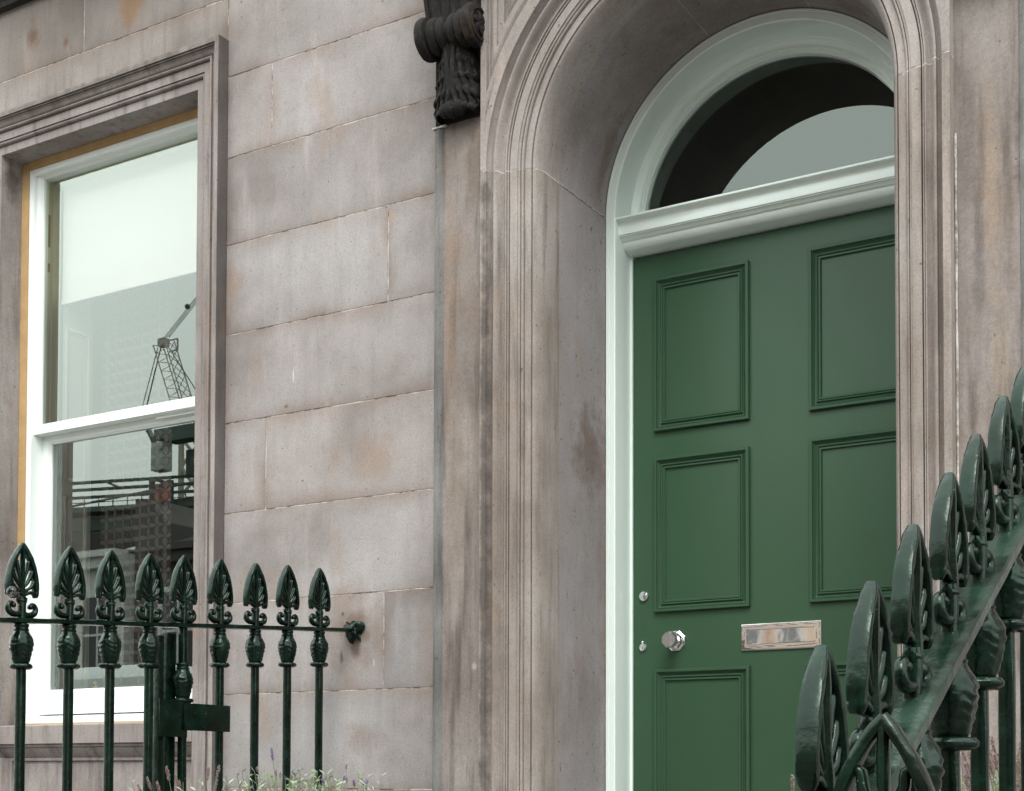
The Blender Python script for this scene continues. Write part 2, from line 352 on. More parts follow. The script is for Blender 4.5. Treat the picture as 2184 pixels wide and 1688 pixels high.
def frame_sweep(mb, x0, x1, z0, z1, prof, ybase=0, open_bottom=False, mi=0):
    """mitred frame round a rectangle; prof = (outward offset, y) pairs"""
    if open_bottom: st = [((x0, z0), (-1, 0)), ((x0, z1), (-1, 1)), ((x1, z1), (1, 1)), ((x1, z0), (1, 0))]
    else: st = [((x0, z0), (-1,-1)), ((x0, z1), (-1, 1)), ((x1, z1), (1, 1)), ((x1, z0), (1,-1))]
    mb.grid([[(p[0]+n[0]*s, ybase+y, p[1]+n[1]*s) for s, y in prof] for p, n in st], closed_u=not open_bottom, mi=mi)
def cyma(p, q, n=5, k=1):
    """S-curve between two profile points"""
    out = []
    for i in range(1, n+1):
        t = i/n; e = t*t*(3-2*t); out.append((p[0]+(q[0]-p[0])*t, p[1]+(q[1]-p[1])*(e if k > 0 else 2*t-e)))
    return out
def bead(p, q, bulge, n=6):
    """rounded roll between two points, bulging towards -y"""
    out = []
    for i in range(1, n+1):
        t = i/n; out.append((p[0]+(q[0]-p[0])*t, p[1]+(q[1]-p[1])*t-bulge*sin(pi*t)))
    return out

# ================================================================== THE HOUSE
house = empty('stone_townhouse', (-1.5, 0, .2), label='weathered pinkish grey sandstone townhouse front with arched doorway and green door', category='townhouse')
def H(o):
    o.parent = house; o.matrix_parent_inverse = Matrix.Translation(-Vector(house.location)); return o
def hb(mb, name, mats, smooth=30, bevel=0, **k): return H(mb.build(name, mats, None, smooth, bevel, **k))
def child(mb, name, mats, par, smooth=30, bevel=0, **k): return mb.build(name, mats, par, smooth, bevel, **k)

# --- ashlar wall between window and doorway
XL, XR = -3.303, -2.402
zs = [-.3, .01, .31, .625, .935, 1.245, 1.556, 1.875, 2.187, 2.497, 2.81, 3.118, 3.432, 3.738, 4.025, 4.35, 4.66, 4.97, 5.3]
vj = {3.738: [-3.103], 3.118: [-2.613], 2.497: [-3.117], 1.875: [-2.623], 1.245: [-3.0], .625: [-2.6], .01: [-3.1], 4.66: [-3.0]}
def ashlar(mb, x0, x1, z0, z1, tone, y=0, g=.0023):
    x0 += g; x1 -= g; z0 += g; z1 -= g; nx = max(2, int((x1-x0)/.016)); nz = max(2, int((z1-z0)/.016)); rows = []
    for j in range(nz+1):
        r = []
        for i in range(nx+1):
            x = x0+(x1-x0)*i/nx; z = z0+(z1-z0)*j/nz; d = .0012*mnoise.noise(Vector((x*6, z*6, 3)))
            ed = i in (0, nx) or j in (0, nz)
            if ed: x += .0016*mnoise.noise(Vector((x*40, z*40, 9))); z += .0016*mnoise.noise(Vector((x*40, z*40, 19)))
            r.append((x, y+d+(.0008 if ed else 0), z))
        rows.append(r)
    b = len(mb.f); vb = len(mb.v); mb.grid(rows)
    sd_ = random.random()*50
    for j in range(nz+1):
        for i in range(nx+1):
            x, _, z = rows[j][i]; dx = min(x-x0, x1-x); dz = min(z-z0, (z1-z)*.8); e = max(0, 1-min(dx, dz)/.055)**1.5
            e *= max(0, .55+.9*mnoise.noise(Vector((x*5, z*7, sd_)))); c_ = 1+.10*mnoise.noise(Vector((x*3.5, z*4.5, sd_+9)))
            mb.vt[vb+j*(nx+1)+i] = (tone[0]*c_*(1-.20*e), tone[1]*c_*(1-.30*e), tone[2]*c_*(1-.36*e))
    rim = [rows[0], rows[-1], [r[0] for r in rows], [r[-1] for r in rows]]
    for e in rim: mb.grid([e, [(p[0], y+.006, p[2]) for p in e]])
    for i in range(b, len(mb.tone)): mb.tone[i] = tone
def tone(a=.09):
    t = 1+random.uniform(-a, a); w = random.uniform(-.02, .03); return (t*(1+w), t, t*(1-w))
mb = MB()
for a, b in zip(zs[:-1], zs[1:]):
    xs = [XL]+vj.get(a, [])+[XR]
    for p, q in zip(xs[:-1], xs[1:]): ashlar(mb, p, q, a, b, tone())
hb(mb, 'ashlar_wall', M['ashlar'])
mb = MB(); mb.box(XL+.001, XR-.001, .0022, .05, -.3, 5.3); mb.box(-6.0, XL-.001, .0022, .05, 4.15, 5.3)
hb(mb, 'mortar_bed', M['mortar'])
# wall over the window
mb = MB()
ashlar(mb, -6.0, XL, 4.12, 4.308, (1.12, 1.12, 1.12))
for p, q in ((-6.0, -5.0), (-5.0, -4.022), (-4.022, XL)): ashlar(mb, p, q, 4.308, 4.62, tone(.06))
hb(mb, 'upper_wall', M['upper'])
mb = MB(); pr = [(-.3, .04), (-.3, -.0), (4.585, .0), (4.59, -.02)] 
rows = [[(x, y, z) for y, z in ((.05, 4.585), (-.03, 4.585), (-.035, 4.60), (-.07, 4.63), (-.09, 4.68), (-.16, 4.72), (-.16, 4.78), (.05, 4.80))] for x in (-6, -3.29)]
mb.grid(rows); mb.cap(rows[1]); hb(mb, 'dark_cornice', M['cornice'])
# plain back-up masonry so that the house is solid from any side
mb = MB()
mb.box(-6, -4.62, .0, .5, -.3, 4.15); mb.box(-6, -2.2, .052, .5, 4.16, 5.3); mb.box(-3.29, -2.2, .052, .5, -.3, 4.16); mb.box(-2.2, -.8, .30, .55, 4.16, 5.3)
mb.box(-.63, 3, 0, .5, -.3, 5.3); mb.box(-.82, -.63, .052, .5, -.3, 5.3); mb.box(-4.62, -3.29, .052, .5, -.3, 1.25)
mb.box(-2.2, -.82, -.02, .30, 4.16, 5.3)
hb(mb, 'backing_masonry', M['window_stone'])
for side_ in (0, 1):
    mb = MB()
    for a, b in zip(zs[:-1], zs[1:]):
        xs = ([-6.0, -5.3, -4.625] if a < 4.1 else []) if side_ == 0 else [-.620, .25+.3*(int(a*10) % 3), 1.3, 2.2, 3.0]
        for p, q in zip(xs[:-1], xs[1:]): ashlar(mb, p, q, a, b, tone(), -.004)
    hb(mb, 'ashlar_wall', M['ashlar'])

# --- pilasters either side of the doorway
PC = -1.515
for sgn in (-1, 1):
    xo = PC+sgn*.887; xi = PC+sgn*.69; a, b = min(xo, xi), max(xo, xi); ma, mb2 = (a, a+.038) if sgn < 0 else (b-.038, b)
    mb = MB(); fa, fb = (a+.038, b+.02) if sgn < 0 else (a-.02, b-.038)
    nz = 120; rows = []
    for j in range(nz+1):
        z = -.3+j*(5.6)/nz; rows.append([(fa+(fb-fa)*i/8, -.050+.0015*mnoise.noise(Vector((i*.9, z*3, sgn))), z) for i in range(9)])
    mb.grid(rows)
    p = hb(mb, 'pilaster', M['pilaster'])
    m2 = MB(); rows = []
    for j in range(221):
        z = -.3+j*(3.905)/220 if sgn < 0 else -.3+j*5.6/220; w = .0015*mnoise.noise(Vector((z*9, 2, sgn)))
        pr = [(0, .05), (0, -.040), (.003, -.050), (.010, -.056), (.020, -.058), (.030, -.055), (.036+w, -.051), (.042, -.046)]
        rows.append([((ma+s if sgn < 0 else mb2-s), y, z) for s, y in pr])
    m2.grid(rows); hb(m2, 'pilaster_margin', M['margin'])
mb = MB(); rows = []
for j in range(160):
    z = .6+j*2.62/159; w = .0012+.0022*max(0, mnoise.noise(Vector((z*7, 0, 5)))+.4); rows.append([(-.8225, -.052, z), (-.8205, -.056, z), (-.8205+w+.001, -.0565, z), (-.8180+w, -.052, z)])
mb.grid(rows); hb(mb, 'mortar_fillet', M['mortar_white'])
mb = MB(); mb.box(-2.404, -2.352, -.0602, -.03, 3.603, 3.6075); hb(mb, 'mortar_joint', M['mortar_white'])

# --- moulded door surround: jambs and archivolt in one sweep
RI = .526; SPR = 3.415
prof = [(0, .10), (0, .006)]
prof += bead(prof[-1], (.0185, -.031), .0085, 7)
prof += [(.0195, -.0215), (.0215, -.0215), (.0225, -.0340), (.0425, -.0350), (.0430, -.0295), (.0440, -.0295), (.0445, -.0415)] + bead((.0445, -.0415), (.0505, -.0440), .002, 3)
prof += [(.0512, -.0370), (.0528, -.0370), (.0535, -.0465), (.0595, -.0475), (.0605, -.0520), (.0845, -.0525), (.0855, -.0410), (.0880, -.0410), (.0888, -.0540), (.0925, -.0540), (.0932, -.0460), (.0943, -.0460), (.0950, -.0585), (.0985, -.0585)]
prof += [(.1010, -.0535), (.1045, -.0495), (.1085, -.0480), (.1125, -.0500), (.1155, -.0550), (.1165, -.0640)] + bead((.1165, -.0640), (.1290, -.0765), .0045, 6)
prof += [(.1300, -.0640), (.1320, -.0635), (.1345, -.0645), (.1380, -.0670), (.1415, -.0720), (.1445, -.0790), (.1460, -.0860), (.1465, -.0905), (.1660, -.0910), (.1665, -.030)]
st = []   # stations: (inner point, outward normal, joint flag)
zt = [-.3+i*(SPR-.0022+.3)/90 for i in range(91)]
for z in zt: st.append(((PC-RI, z), (-1, 0)))
na = 96; vs_ang = [radians(a) for a in (36, 72, 108, 144)]
angs = [i*pi/na for i in range(na+1)]
for va in vs_ang[1:3]: angs += [va-.0018, va+.0018]
angs.sort()
for a in angs: st.append(((PC-RI*cos(a), SPR+.0022+RI*sin(a)), (-cos(a), sin(a))))
for z in reversed(zt): st.append(((PC+RI, z), (1, 0)))
def jflag(i):
    a, b = st[i][0], st[i+1][0]
    if a[0] == b[0] and abs(abs(a[1]-b[1])-.0044) < 1e-4: return 1
    return 1 if abs(hypot(a[0]-b[0], a[1]-b[1])-RI*.0036) < 2e-5 else 0
def station_rows(stations, prof, wob=.0008):
    rows = []
    for k, (p, n) in enumerate(stations):
        r = []
        for s, y in prof:
            w = wob*mnoise.noise(Vector((p[0]*14+s*60, p[1]*5, s*50)))
            r.append((p[0]+n[0]*s, y+w, p[1]+n[1]*s))
        rows.append(r)
    return rows
j0 = len(zt)-1; j1 = len(zt)+len(angs)-1
def sub(i0, i1, name, mat):
    m = MB(); m.grid(station_rows(st[i0:i1+1], prof)); return hb(m, name, mat)
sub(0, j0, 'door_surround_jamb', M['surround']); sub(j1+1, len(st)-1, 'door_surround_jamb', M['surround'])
sub(j0+1, j1, 'archivolt', M['arch'])
# mortar at the springing, slightly sunk and uneven
for i0, sg in ((j0, -1), (j1, 1)):
    m = MB(); z0 = SPR-.0014; z1 = SPR+.0014
    pr = [(s, y+.0008-.0012*max(0, mnoise.noise(Vector((s*90, 4, sg))))) for s, y in prof]
    m.grid([[(PC+sg*(RI+s), y, z+.0012*mnoise.noise(Vector((s*70, z0, sg)))) for s, y in pr] for z in (z0-.0008, z1+.0008)])
    m.box(PC+sg*RI-.02 if sg < 0 else PC+RI-.0008, PC-RI+.0008 if sg < 0 else PC+RI+.02, .10, .413, z0, z1)
    hb(m, 'springing_joint', M['mortar_white'])
# reveal and soffit
m = MB(); rows = []
for k, (p, n) in enumerate(st):
    rows.append([(p[0]+n[0]*.0003*i, .0995+(.47)*i/14, p[1]+.0015*mnoise.noise(Vector((i*.6, p[1]*4, p[0])))*0) for i in range(15)])
# gentle hand-dressed unevenness
rows = [[(x-(n[0])*.0018*mnoise.noise(Vector((x*3, y*7, z*4))), y, z-(n[1])*.0018*mnoise.noise(Vector((x*3, y*7, z*4)))) for x, y, z in r] for r, (p, n) in zip(rows, st)]
m.grid(rows, mif=lambda i, j: jflag(i)); hb(m, 'door_reveal', [M['reveal'], M['mortar_white']])

# --- spandrels with sunk triangular panels
X0h, R0, ZT = .672, .712, 4.12
def loop(o, sg):
    R = R0+o; xl = X0h-o; zt_ = ZT-o; pts = []
    za = SPR+sqrt(max(R*R-xl*xl, 1e-9))
    a0 = math.atan2(za-SPR, xl); xe = sqrt(max(R*R-(zt_-SPR)**2, 1e-9)); xe = max(xe, .02+o) ; a1 = math.atan2(zt_-SPR, xe)
    for i in range(12): pts.append((xl, za+(zt_-za)*i/12))
    for i in range(12): pts.append((xl+(xe-xl)*i/12, zt_))
    for i in range(49): a = a1+(a0-a1)*i/48; pts.append((R*cos(a), SPR+R*sin(a)))
    return [(PC+sg*x, z) for x, z in pts[:-1]]
for sg in (-1, 1):
    m = MB()
    L = [(-.0205, -.0905), (0, -.0905), (.001, -.078), (.004, -.0765)] + cyma((.004, -.0765), (.020, -.087), 4) + [(.022, -.083), (.030, -.081), (.031, -.073), (.033, -.072), (.050, -.072), (.0515, -.060), (.054, -.059)] + cyma((.054, -.059), (.066, -.069), 4) + [(.068, -.060), (.072, -.0585)]
    rows = [[(x, y, z) for x, z in loop(o, sg)] for o, y in L]
    m.grid(rows, closed_v=True); m.cap(rows[-1])
    x1 = PC+sg*.6925; m.grid([[(x1, -.0905, z) for z in (SPR, 4.14)], [(x1, -.03, z) for z in (SPR, 4.14)]])
    hb(m, 'spandrel_panel', M['arch'])
m = MB(); m.box(PC-.70, PC+.70, -.0935, -.02, 4.125, 4.16); m.box(PC-.72, PC+.72, -.20, -.02, 4.162, 4.24); m.box(PC-.90, PC+.90, -.26, 0, 4.245, 4.32)
hb(m, 'entablature', M['surround'], bevel=.004)

# --- sooty carved console on the left pilaster
def console(sg):
    con = H(empty('console_bracket')); xc = PC+sg*.787; hw = .095
    def X(u): return xc+u
    m = MB(); n = 40; pr = []
    # bolster: lobes along the X axis
    for i in range(61):
        u = -1.06+2.12*i/60; a = abs(u)
        if a > .74: r = .0605+.0035*sin((a-.74)/.32*pi)
        elif a > .70: r = .047
        elif a > .38: r = .0485+.0065*sin((a-.38)/.32*pi)
        elif a > .34: r = .041
        elif a > .10: r = .045+.0055*sin((a-.10)/.24*pi)
        else: r = .036
        if i in (0, 60): r -= .004
        pr.append((r, u*hw))
    m.lathe(pr, (X(0), -.108, 3.858), 'x', 44, mod=lambda h, a, i: 1+.012*mnoise.noise(Vector((h*60, cos(a)*3, sin(a)*3))))
    m.build('volute_roll', M['sootstone'], con, 40)
    for s2 in (-1, 1):   # carved rosette in each end of the roll
        m = MB(); cx = X(s2*(hw*1.06-.001)); 
        m.lathe([(.052, -.001*s2), (.052, .004*s2), (.046, .004*s2), (.043, -.004*s2), (.0, -.004*s2)] if 0 else [(.050, 0), (.050, .005*s2), (.043, .006*s2), (.040, .0015*s2)], (cx, -.108, 3.858), 'x', 32)
        for k in range(6):
            a = k*pi/3+.3; pts = [(cx+s2*(.003+.006*sin(t*pi)*.5), -.108+cos(a+t*.7)*.036*t, 3.858+sin(a+t*.7)*.036*t) for t in (0.1, .35, .6, .85, 1)]
            m.tube(pts, [.004, .009, .011, .008, .003], [.002, .003, .004, .003, .002], 8, side=(1, 0, 0))
        m.ball((cx+s2*.002, -.108, 3.858), (.006, .010, .010)); m.build('rosette', M['sootstone'], con, 50)
    # fluted body rising above the roll
    m = MB(); rows = []
    for j in range(31):
        t = j/30; z = 3.86+t*.36; y = -.105-.15*t*t-.02*t; row = [(X(-hw+.008), -.04, z), (X(-hw+.008), y+.035, z)]
        for i in range(41):
            u = -1+2*i/40; fl = .010*abs(sin(u*pi*2.5)) if abs(u) < .8 else -.004
            row.append((X(u*(hw-.012)), y-fl-.004*mnoise.noise(Vector((u*4, z*14, 2))), z))
        row += [(X(hw-.008), y+.035, z), (X(hw-.008), -.04, z)]; rows.append(row)
    m.grid(rows); m.cap(rows[-1])
    for s2 in (-1, 1): m.tube([(X(s2*(hw-.010)), -.085-.15*t*t-.02*t, 3.86+t*.36) for t in [i/16 for i in range(17)]], .011, .02, 8, e=.6)
    m.build('fluted_body', M['sootstone'], con, 40)
    # acanthus leaf below it: ribs sweep down and outwards, edges scalloped, tips drooping
    m = MB(); rows = []
    for j in range(91):
        t = j/90; z = 3.83-t*.195; w = .050+.030*t**.7-.016*max(0, t-.85)/.15+.007*abs(sin(t*12.5))**.6; row = []
        for i in range(71):
            u = -1+2*i/70; au = abs(u); ph = 3.4*(au-.75*t*t+.30*t); rib = abs(sin(pi*ph))**.55
            lobe = max(0, sin(t*15+au*3.2))
            y = -.066-.050*(1-au**2.2)*(1-.35*t)-.0150*rib*(.35+.65*t)-.014*max(0, sin(t*25+au*2.6))*au
            row.append((X(u*w), y, z-.026*au*au-.006*lobe*au))
        rows.append(row)
    m.grid(rows); m.grid([[(p[0], p[1], p[2]) for p in r[:1]]+[(r[0][0], -.045, r[0][2])] for r in rows]); m.grid([[r[-1], (r[-1][0], -.045, r[-1][2])] for r in rows])
    m.box(X(-hw+.004), X(hw-.004), -.056, -.02, 3.609, 4.3)
    def frond(pts, w, d=.010):
        P = []
        for i in range(12):
            t = i/11*(len(pts)-1); k = min(int(t), len(pts)-2); f = t-k
            p0 = pts[max(k-1, 0)]; p1 = pts[k]; p2 = pts[k+1]; p3 = pts[min(k+2, len(pts)-1)]
            P.append(tuple(.5*(2*p1[c]+(p2[c]-p0[c])*f+(2*p0[c]-5*p1[c]+4*p2[c]-p3[c])*f*f+(3*p1[c]-p0[c]-3*p2[c]+p3[c])*f**3) for c in range(3)))
        P = [(X(x), y, z) for x, y, z in P]
        m.tube(P, [w*(.55+.75*sin(min(1, (i+1)/10)*pi*.62))*(1 if i < 11 else .45) for i in range(12)], [d*(.6+.5*i/11)*(1 if i < 11 else .4) for i in range(12)], 8)
    for u in (-.010, .010): frond([(u*1.6, -.119, 3.82), (u*1.0, -.117, 3.75), (u*.8, -.109, 3.69), (u*1.1, -.100, 3.645)], .0075, .008)
    m.build('acanthus_leaf', M['sootstone'], con, 50)
    m = MB(); rows = []
    for i in range(31):
        u = -1+2*i/30; r = .0265*sqrt(max(1-u*u*.93, 0))*(1-.22*abs(sin(u*5.5+.6))**6)*(1+.05*sin(u*22))*(1+.05*mnoise.noise(Vector((u*5, 3, 1))))
        rows.append([(X(u*.052), -.094-r*cos(2*pi*k/20)*1.05, 3.628+r*sin(2*pi*k/20)) for k in range(20)])
    m.grid(rows, closed_v=True); m.cap(rows[0]); m.cap(rows[-1], 0, True)
    m.build('curled_tip', M['sootstone'], con, 50)
    for c in con.children: c.matrix_parent_inverse = con.matrix_world.inverted() if False else Matrix.Translation((0, 0, 0))
    return con
for sg_ in (-1, 1): con = console(sg_); con.matrix_parent_inverse = Matrix.Translation(-Vector(house.location))

# --- left window: stone surround, sill, apron
WX0, WX1, WZ1, WZ0 = -4.474, -3.443, 4.018, 1.25
wp = [(0, .11), (0, .001), (.029, .0), (.0300, .008), (.0325, .008), (.033, -.006)] + bead((.032, -.006), (.042, -.012), .002, 4) + [(.0430, -.003), (.0455, -.003), (.046, -.0150), (.0755, -.0160), (.0760, -.0070), (.0785, -.0070), (.079, -.0235)] + bead((.078, -.022), (.088, -.026), .003, 4) + [(.0885, -.0160), (.0905, -.0160)] + cyma((.0905, -.0170), (.112, -.038), 7, -1) + [(.1125, -.0300), (.1145, -.0300), (.115, -.0410), (.1185, -.0410), (.119, -.0350), (.1205, -.0350), (.121, -.0465), (.1385, -.047)]
m = MB(); frame_rows = []
def rect_stations(x0, x1, z0, z1, n=60):
    s_ = [((x0, z0+(z1-z0)*i/n), (-1, 0)) for i in range(n)]+[((x0, z1), (-1, 1))]
    s_ += [((x0+(x1-x0)*i/n, z1), (0, 1)) for i in range(1, n)]+[((x1, z1), (1, 1))]
    s_ += [((x1, z1-(z1-z0)*i/n), (1, 0)) for i in range(1, n+1)]; return s_
m.grid(station_rows(rect_stations(WX0, WX1, WZ0, WZ1), wp, .0007)); hb(m, 'window_surround', M['window_stone'])
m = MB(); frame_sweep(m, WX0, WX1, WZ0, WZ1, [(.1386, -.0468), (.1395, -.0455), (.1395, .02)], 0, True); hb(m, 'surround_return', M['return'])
# sill with moulded underside, between the jambs
m = MB(); sp = [(.125, 1.800), (.115, 1.793), (.004, 1.786), (0, 1.783), (0, 1.7165), (.010, 1.7155), (.011, 1.7050), (.018, 1.7045)] + [(.018+.026*(i/8)**1.4, 1.7045-.039*(i/8)) for i in range(1, 9)] + [(.046, 1.6635), (.040, 1.6635), (.041, 1.653), (.0505, 1.6515)]
m.grid([[(x, y+.0006*mnoise.noise(Vector((x*9, z*20, 0))), z) for y, z in sp] for x in [WX0+(WX1-WX0)*i/40 for i in range(41)]])
hb(m, 'window_sill', M['window_stone'])
m = MB(); rows = []
for j in range(12): rows.append([(x, .0502+.0012*mnoise.noise(Vector((x*7, j*.8, 4))), 1.20+.46*j/11) for x in [WX0-.02+(WX1-WX0+.03)*i/30 for i in range(31)]])
m.grid(rows)
vp = [(0, .018)]+[(.004+.026*(i/6), .018+.024*(i/6)**1.4) for i in range(7)]+[(.032, .040), (.041, .041), (.042, .0505)]
m.grid([[(WX0+.016+s, y, z) for s, y in vp] for z in (1.2, 1.6635)]); m.box(WX0-.01, WX0+.0162, .0175, .06, 1.2, 1.7)
hb(m, 'apron_panel', M['window_stone'])
# mastic round the box frame
m = MB(); rows = []
for p, n in rect_stations(WX0, WX1, 1.785, WZ1, 90):
    w = .0025*mnoise.noise(Vector((p[0]*25, p[1]*25, 0))); rows.append([(p[0]+n[0]*s, y, p[1]+n[1]*s*(.85 if n[1] else 1)) for s, y in ((.004, .102), (-.002+w, .099), (-.012, .100), (-.034, .104), (-.036, .112))])
m.grid(rows); hb(m, 'mastic_seal', M['mastic'])
m = MB(); m.box(WX0+.036, WX1-.036, .094, .112, 1.788, 1.7985); hb(m, 'sill_bedding', M['tanbed'])

win = H(empty('sash_window')); win.matrix_parent_inverse = Matrix.Translation(-Vector(house.location))
def wb(mb, name, mats, smooth=30, bevel=0): return mb.build(name, mats, win, smooth, bevel)
lx0, lx1, lz1, lz0 = WX0+.036, WX1-.036, WZ1-.030, 1.799
m = MB(); frame_sweep(m, lx0, lx1, lz0, lz1, [(0, .17), (0, .108), (-.0015, .1065), (-.010, .1065), (-.0115, .108), (-.022, .108), (-.0235, .110), (-.0235, .25)], 0, True)
m.box(lx0, lx1, .102, .26, 1.797, 1.826); wb(m, 'box_frame', M['white'], bevel=0)
gx0, gx1 = lx0+.0235, lx1-.0235; ug0 = -4.390; ug1 = WX1-(ug0-WX0)
m = MB(); UT = lz1-.0235   # upper sash
def sash(m, x0, x1, z0, z1, gx0, gx1, gz0, gz1, y0, y1):
    out = [(x0, z0), (x0, z1), (x1, z1), (x1, z0)]; inn = [(gx0, gz0), (gx0, gz1), (gx1, gz1), (gx1, gz0)]
    rows = [[(x, y1, z) for x, z in out], [(x, y0, z) for x, z in out]]
    for o, y in ((.010, y0), (.006, y0+.004), (.004, y0+.009), (0, y0+.011), (0, y1)):
        rows.append([(x+(-o if k < 2 else o), y, z+(-o if k in (0, 3) else o)) for k, (x, z) in enumerate(inn)])
    m.grid(rows, closed_v=True, closed_u=True)
sash(m, gx0, gx1, 2.937, UT, ug0, ug1, 2.974, 3.955, .125, .150); m.box(gx0-.012, gx1, .1235, .166, 2.9365, 2.9725); wb(m, 'upper_sash', M['white'])
m = MB(); lg0 = -4.375; lg1 = WX1-(lg0-WX0)
sash(m, gx0, gx1, 1.836, 2.957, lg0, lg1, 1.932, 2.905, .168, .208); wb(m, 'lower_sash', M['white'])
m = MB(); m.box(-3.78, -3.52, .150, .172, 2.9285, 2.9365); m.box(-3.78, -3.52, .148, .151, 2.922, 2.9365); wb(m, 'meeting_rail_strip', M['white'])
for nm, (a, b, c, d, y) in dict(u=(ug0-.004, ug1+.004, 2.970, 3.959, .1455), l=(lg0-.004, lg1+.004, 1.928, 2.909, .188)).items():
    m = MB(); m.add([(a, y, c), (b, y, c), (b, y, d), (a, y, d)], [(0, 1, 2, 3)]); wb(m, 'window_pane', M['glass'], 0)
# pulley stile seen through the upper pane
LX = -4.405; RX2 = WX1-(LX-WX0)
m = MB()
for x, s2 in ((LX, 1), (RX2, -1)):
    a, b = (x-.03, x) if s2 > 0 else (x, x+.03)
    m.box(a, b, .152, .236, 2.96, 3.972); m.box(min(x, x+s2*.005), max(x, x+s2*.005), .192, .200, 2.96, 3.966); m.box(min(x, x+s2*.0025), max(x, x+s2*.0025), .222, .236, 2.96, 3.966)
m.box(LX-.02, RX2+.02, .152, .236, 3.966, 3.985); m.box(LX, RX2, .192, .200, 3.960, 3.966)
wb(m, 'pulley_stile', M['olive'], bevel=.001)
for z0, z1 in ((3.70, 3.83), (3.60, 3.635)):
    m = MB(); m.box(LX+.0001, LX+.0012, .172, .184, z0, z1); wb(m, 'pulley_slot', M['brown'])
m = MB()   # lower lining and panelled shutter box
for x, s2 in ((LX, 1), (RX2, -1)):
    a, b = (x-.03, x) if s2 > 0 else (x, x+.03)
    m.box(a, b, .209, .236, 1.80, 2.96)
    m.box(a, b, .252, .405, 1.75, 3.99)
    for z0, z1 in ((1.85, 2.18), (2.24, 2.72), (2.78, 3.4), (3.46, 3.9)):
        for (o, h) in ((0, .010), (.009, .006)):
            y0, y1 = .268+o, .388-o
            for aa, bb, cc, dd_ in ((y0, y0+.008, z0+o, z1-o), (y1-.008, y1, z0+o, z1-o), (y0+.008, y1-.008, z0+o, z0+o+.008), (y0+.008, y1-.008, z1-o-.008, z1-o)):
                m.box(min(x, x+s2*h), max(x, x+s2*h), aa, bb, cc, dd_)
wb(m, 'window_shutter', M['lining'], bevel=.0012)
m = MB(); m.box(LX-.001, LX+.006, .2365, .2500, 1.95, 3.95)
wb(m, 'shutter_gap', M['dark'])
m = MB(); m.lathe([(.012, 0), (.012, .004), (.005, .006), (.005, .012), (.011, .016), (.011, .022), (.004, .026)], (-4.15, .215, 1.9365), 'z', 16); wb(m, 'sash_lift', M['brass'])
# dim room behind
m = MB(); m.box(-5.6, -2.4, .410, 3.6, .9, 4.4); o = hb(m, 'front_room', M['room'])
bm = bmesh.new(); bm.from_mesh(o.data)
for f in [f for f in bm.faces if f.normal.y < -.9]: bm.faces.remove(f)
bm.to_mesh(o.data); bm.free()
m = MB(); m.box(-5.6, LX-.0005, .4055, .4095, .9, 4.4); m.box(RX2+.0005, -2.4, .4055, .4095, .9, 4.4); m.box(LX, RX2, .4055, .4095, .9, 1.75); m.box(LX, RX2, .4055, .4095, 3.99, 4.4)
m.box(LX, RX2, .21, .406, 1.74, 1.775); m.box(LX, RX2, .237, .406, 3.986, 4.01); hb(m, 'room_front_wall', M['lining'])

bl = MB(); rows = [[(x, .244+.0006*sin(x*9), z) for z in (3.984, 3.8, 3.6, 3.503, 3.494)] for x in [LX+.004+(RX2-LX-.008)*i/20 for i in range(21)]]
bl.grid(rows); bl.box(LX+.004, RX2-.004, .240, .249, 3.486, 3.500)
bl.build('roller_blind', M['blind'], None, 30, label='white roller blind half drawn behind the upper pane of the window', category='blind')
cu = MB(); rows = []
for i in range(81):
    x = -4.385+.40*i/80; rows.append([(x, .445+.007*sin(i*.62)+.002*sin(i*1.7), z) for z in (1.76, 2.2, 2.8, 3.4, 3.98)])
cu.grid(rows); cu.build('lace_curtain', M['curtain'], None, 60, label='petal patterned curtain hanging inside the left of the window', category='curtain')
ch = MB()
for k in range(130): ch.ball((LX+.010, .243, 2.95-k*.0085+.0), .0022, 6)
ch.build('blind_chain', M['lining'], None, 60, label='thin beaded cord of the blind hanging down beside the shutter', category='blind cord')

# --- door frame, transom, fanlight
FX0, FX1 = PC-RI+.034, PC+RI-.034     # inner faces of frame
dfr = H(empty('door_frame')); dfr.matrix_parent_inverse = Matrix.Translation(-Vector(house.location))
def db(mb, name, mats, smooth=30, bevel=0): return mb.build(name, mats, dfr, smooth, bevel)
for sg in (-1, 1):
    m = MB(); pr = [(0, .50), (0, .414), (.0015, .4125), (.012, .4125), (.0135, .4145), (.0155, .4125), (.031, .4128), (.0335, .415), (.034, .418), (.034, .524), (.042, .524), (.042, .60)]
    m.grid([[(PC+sg*(RI-s), y, z) for s, y in pr] for z in (.95, 1.6, 2.3, 3.0, 3.412)]); db(m, 'frame_post', M['mint'])
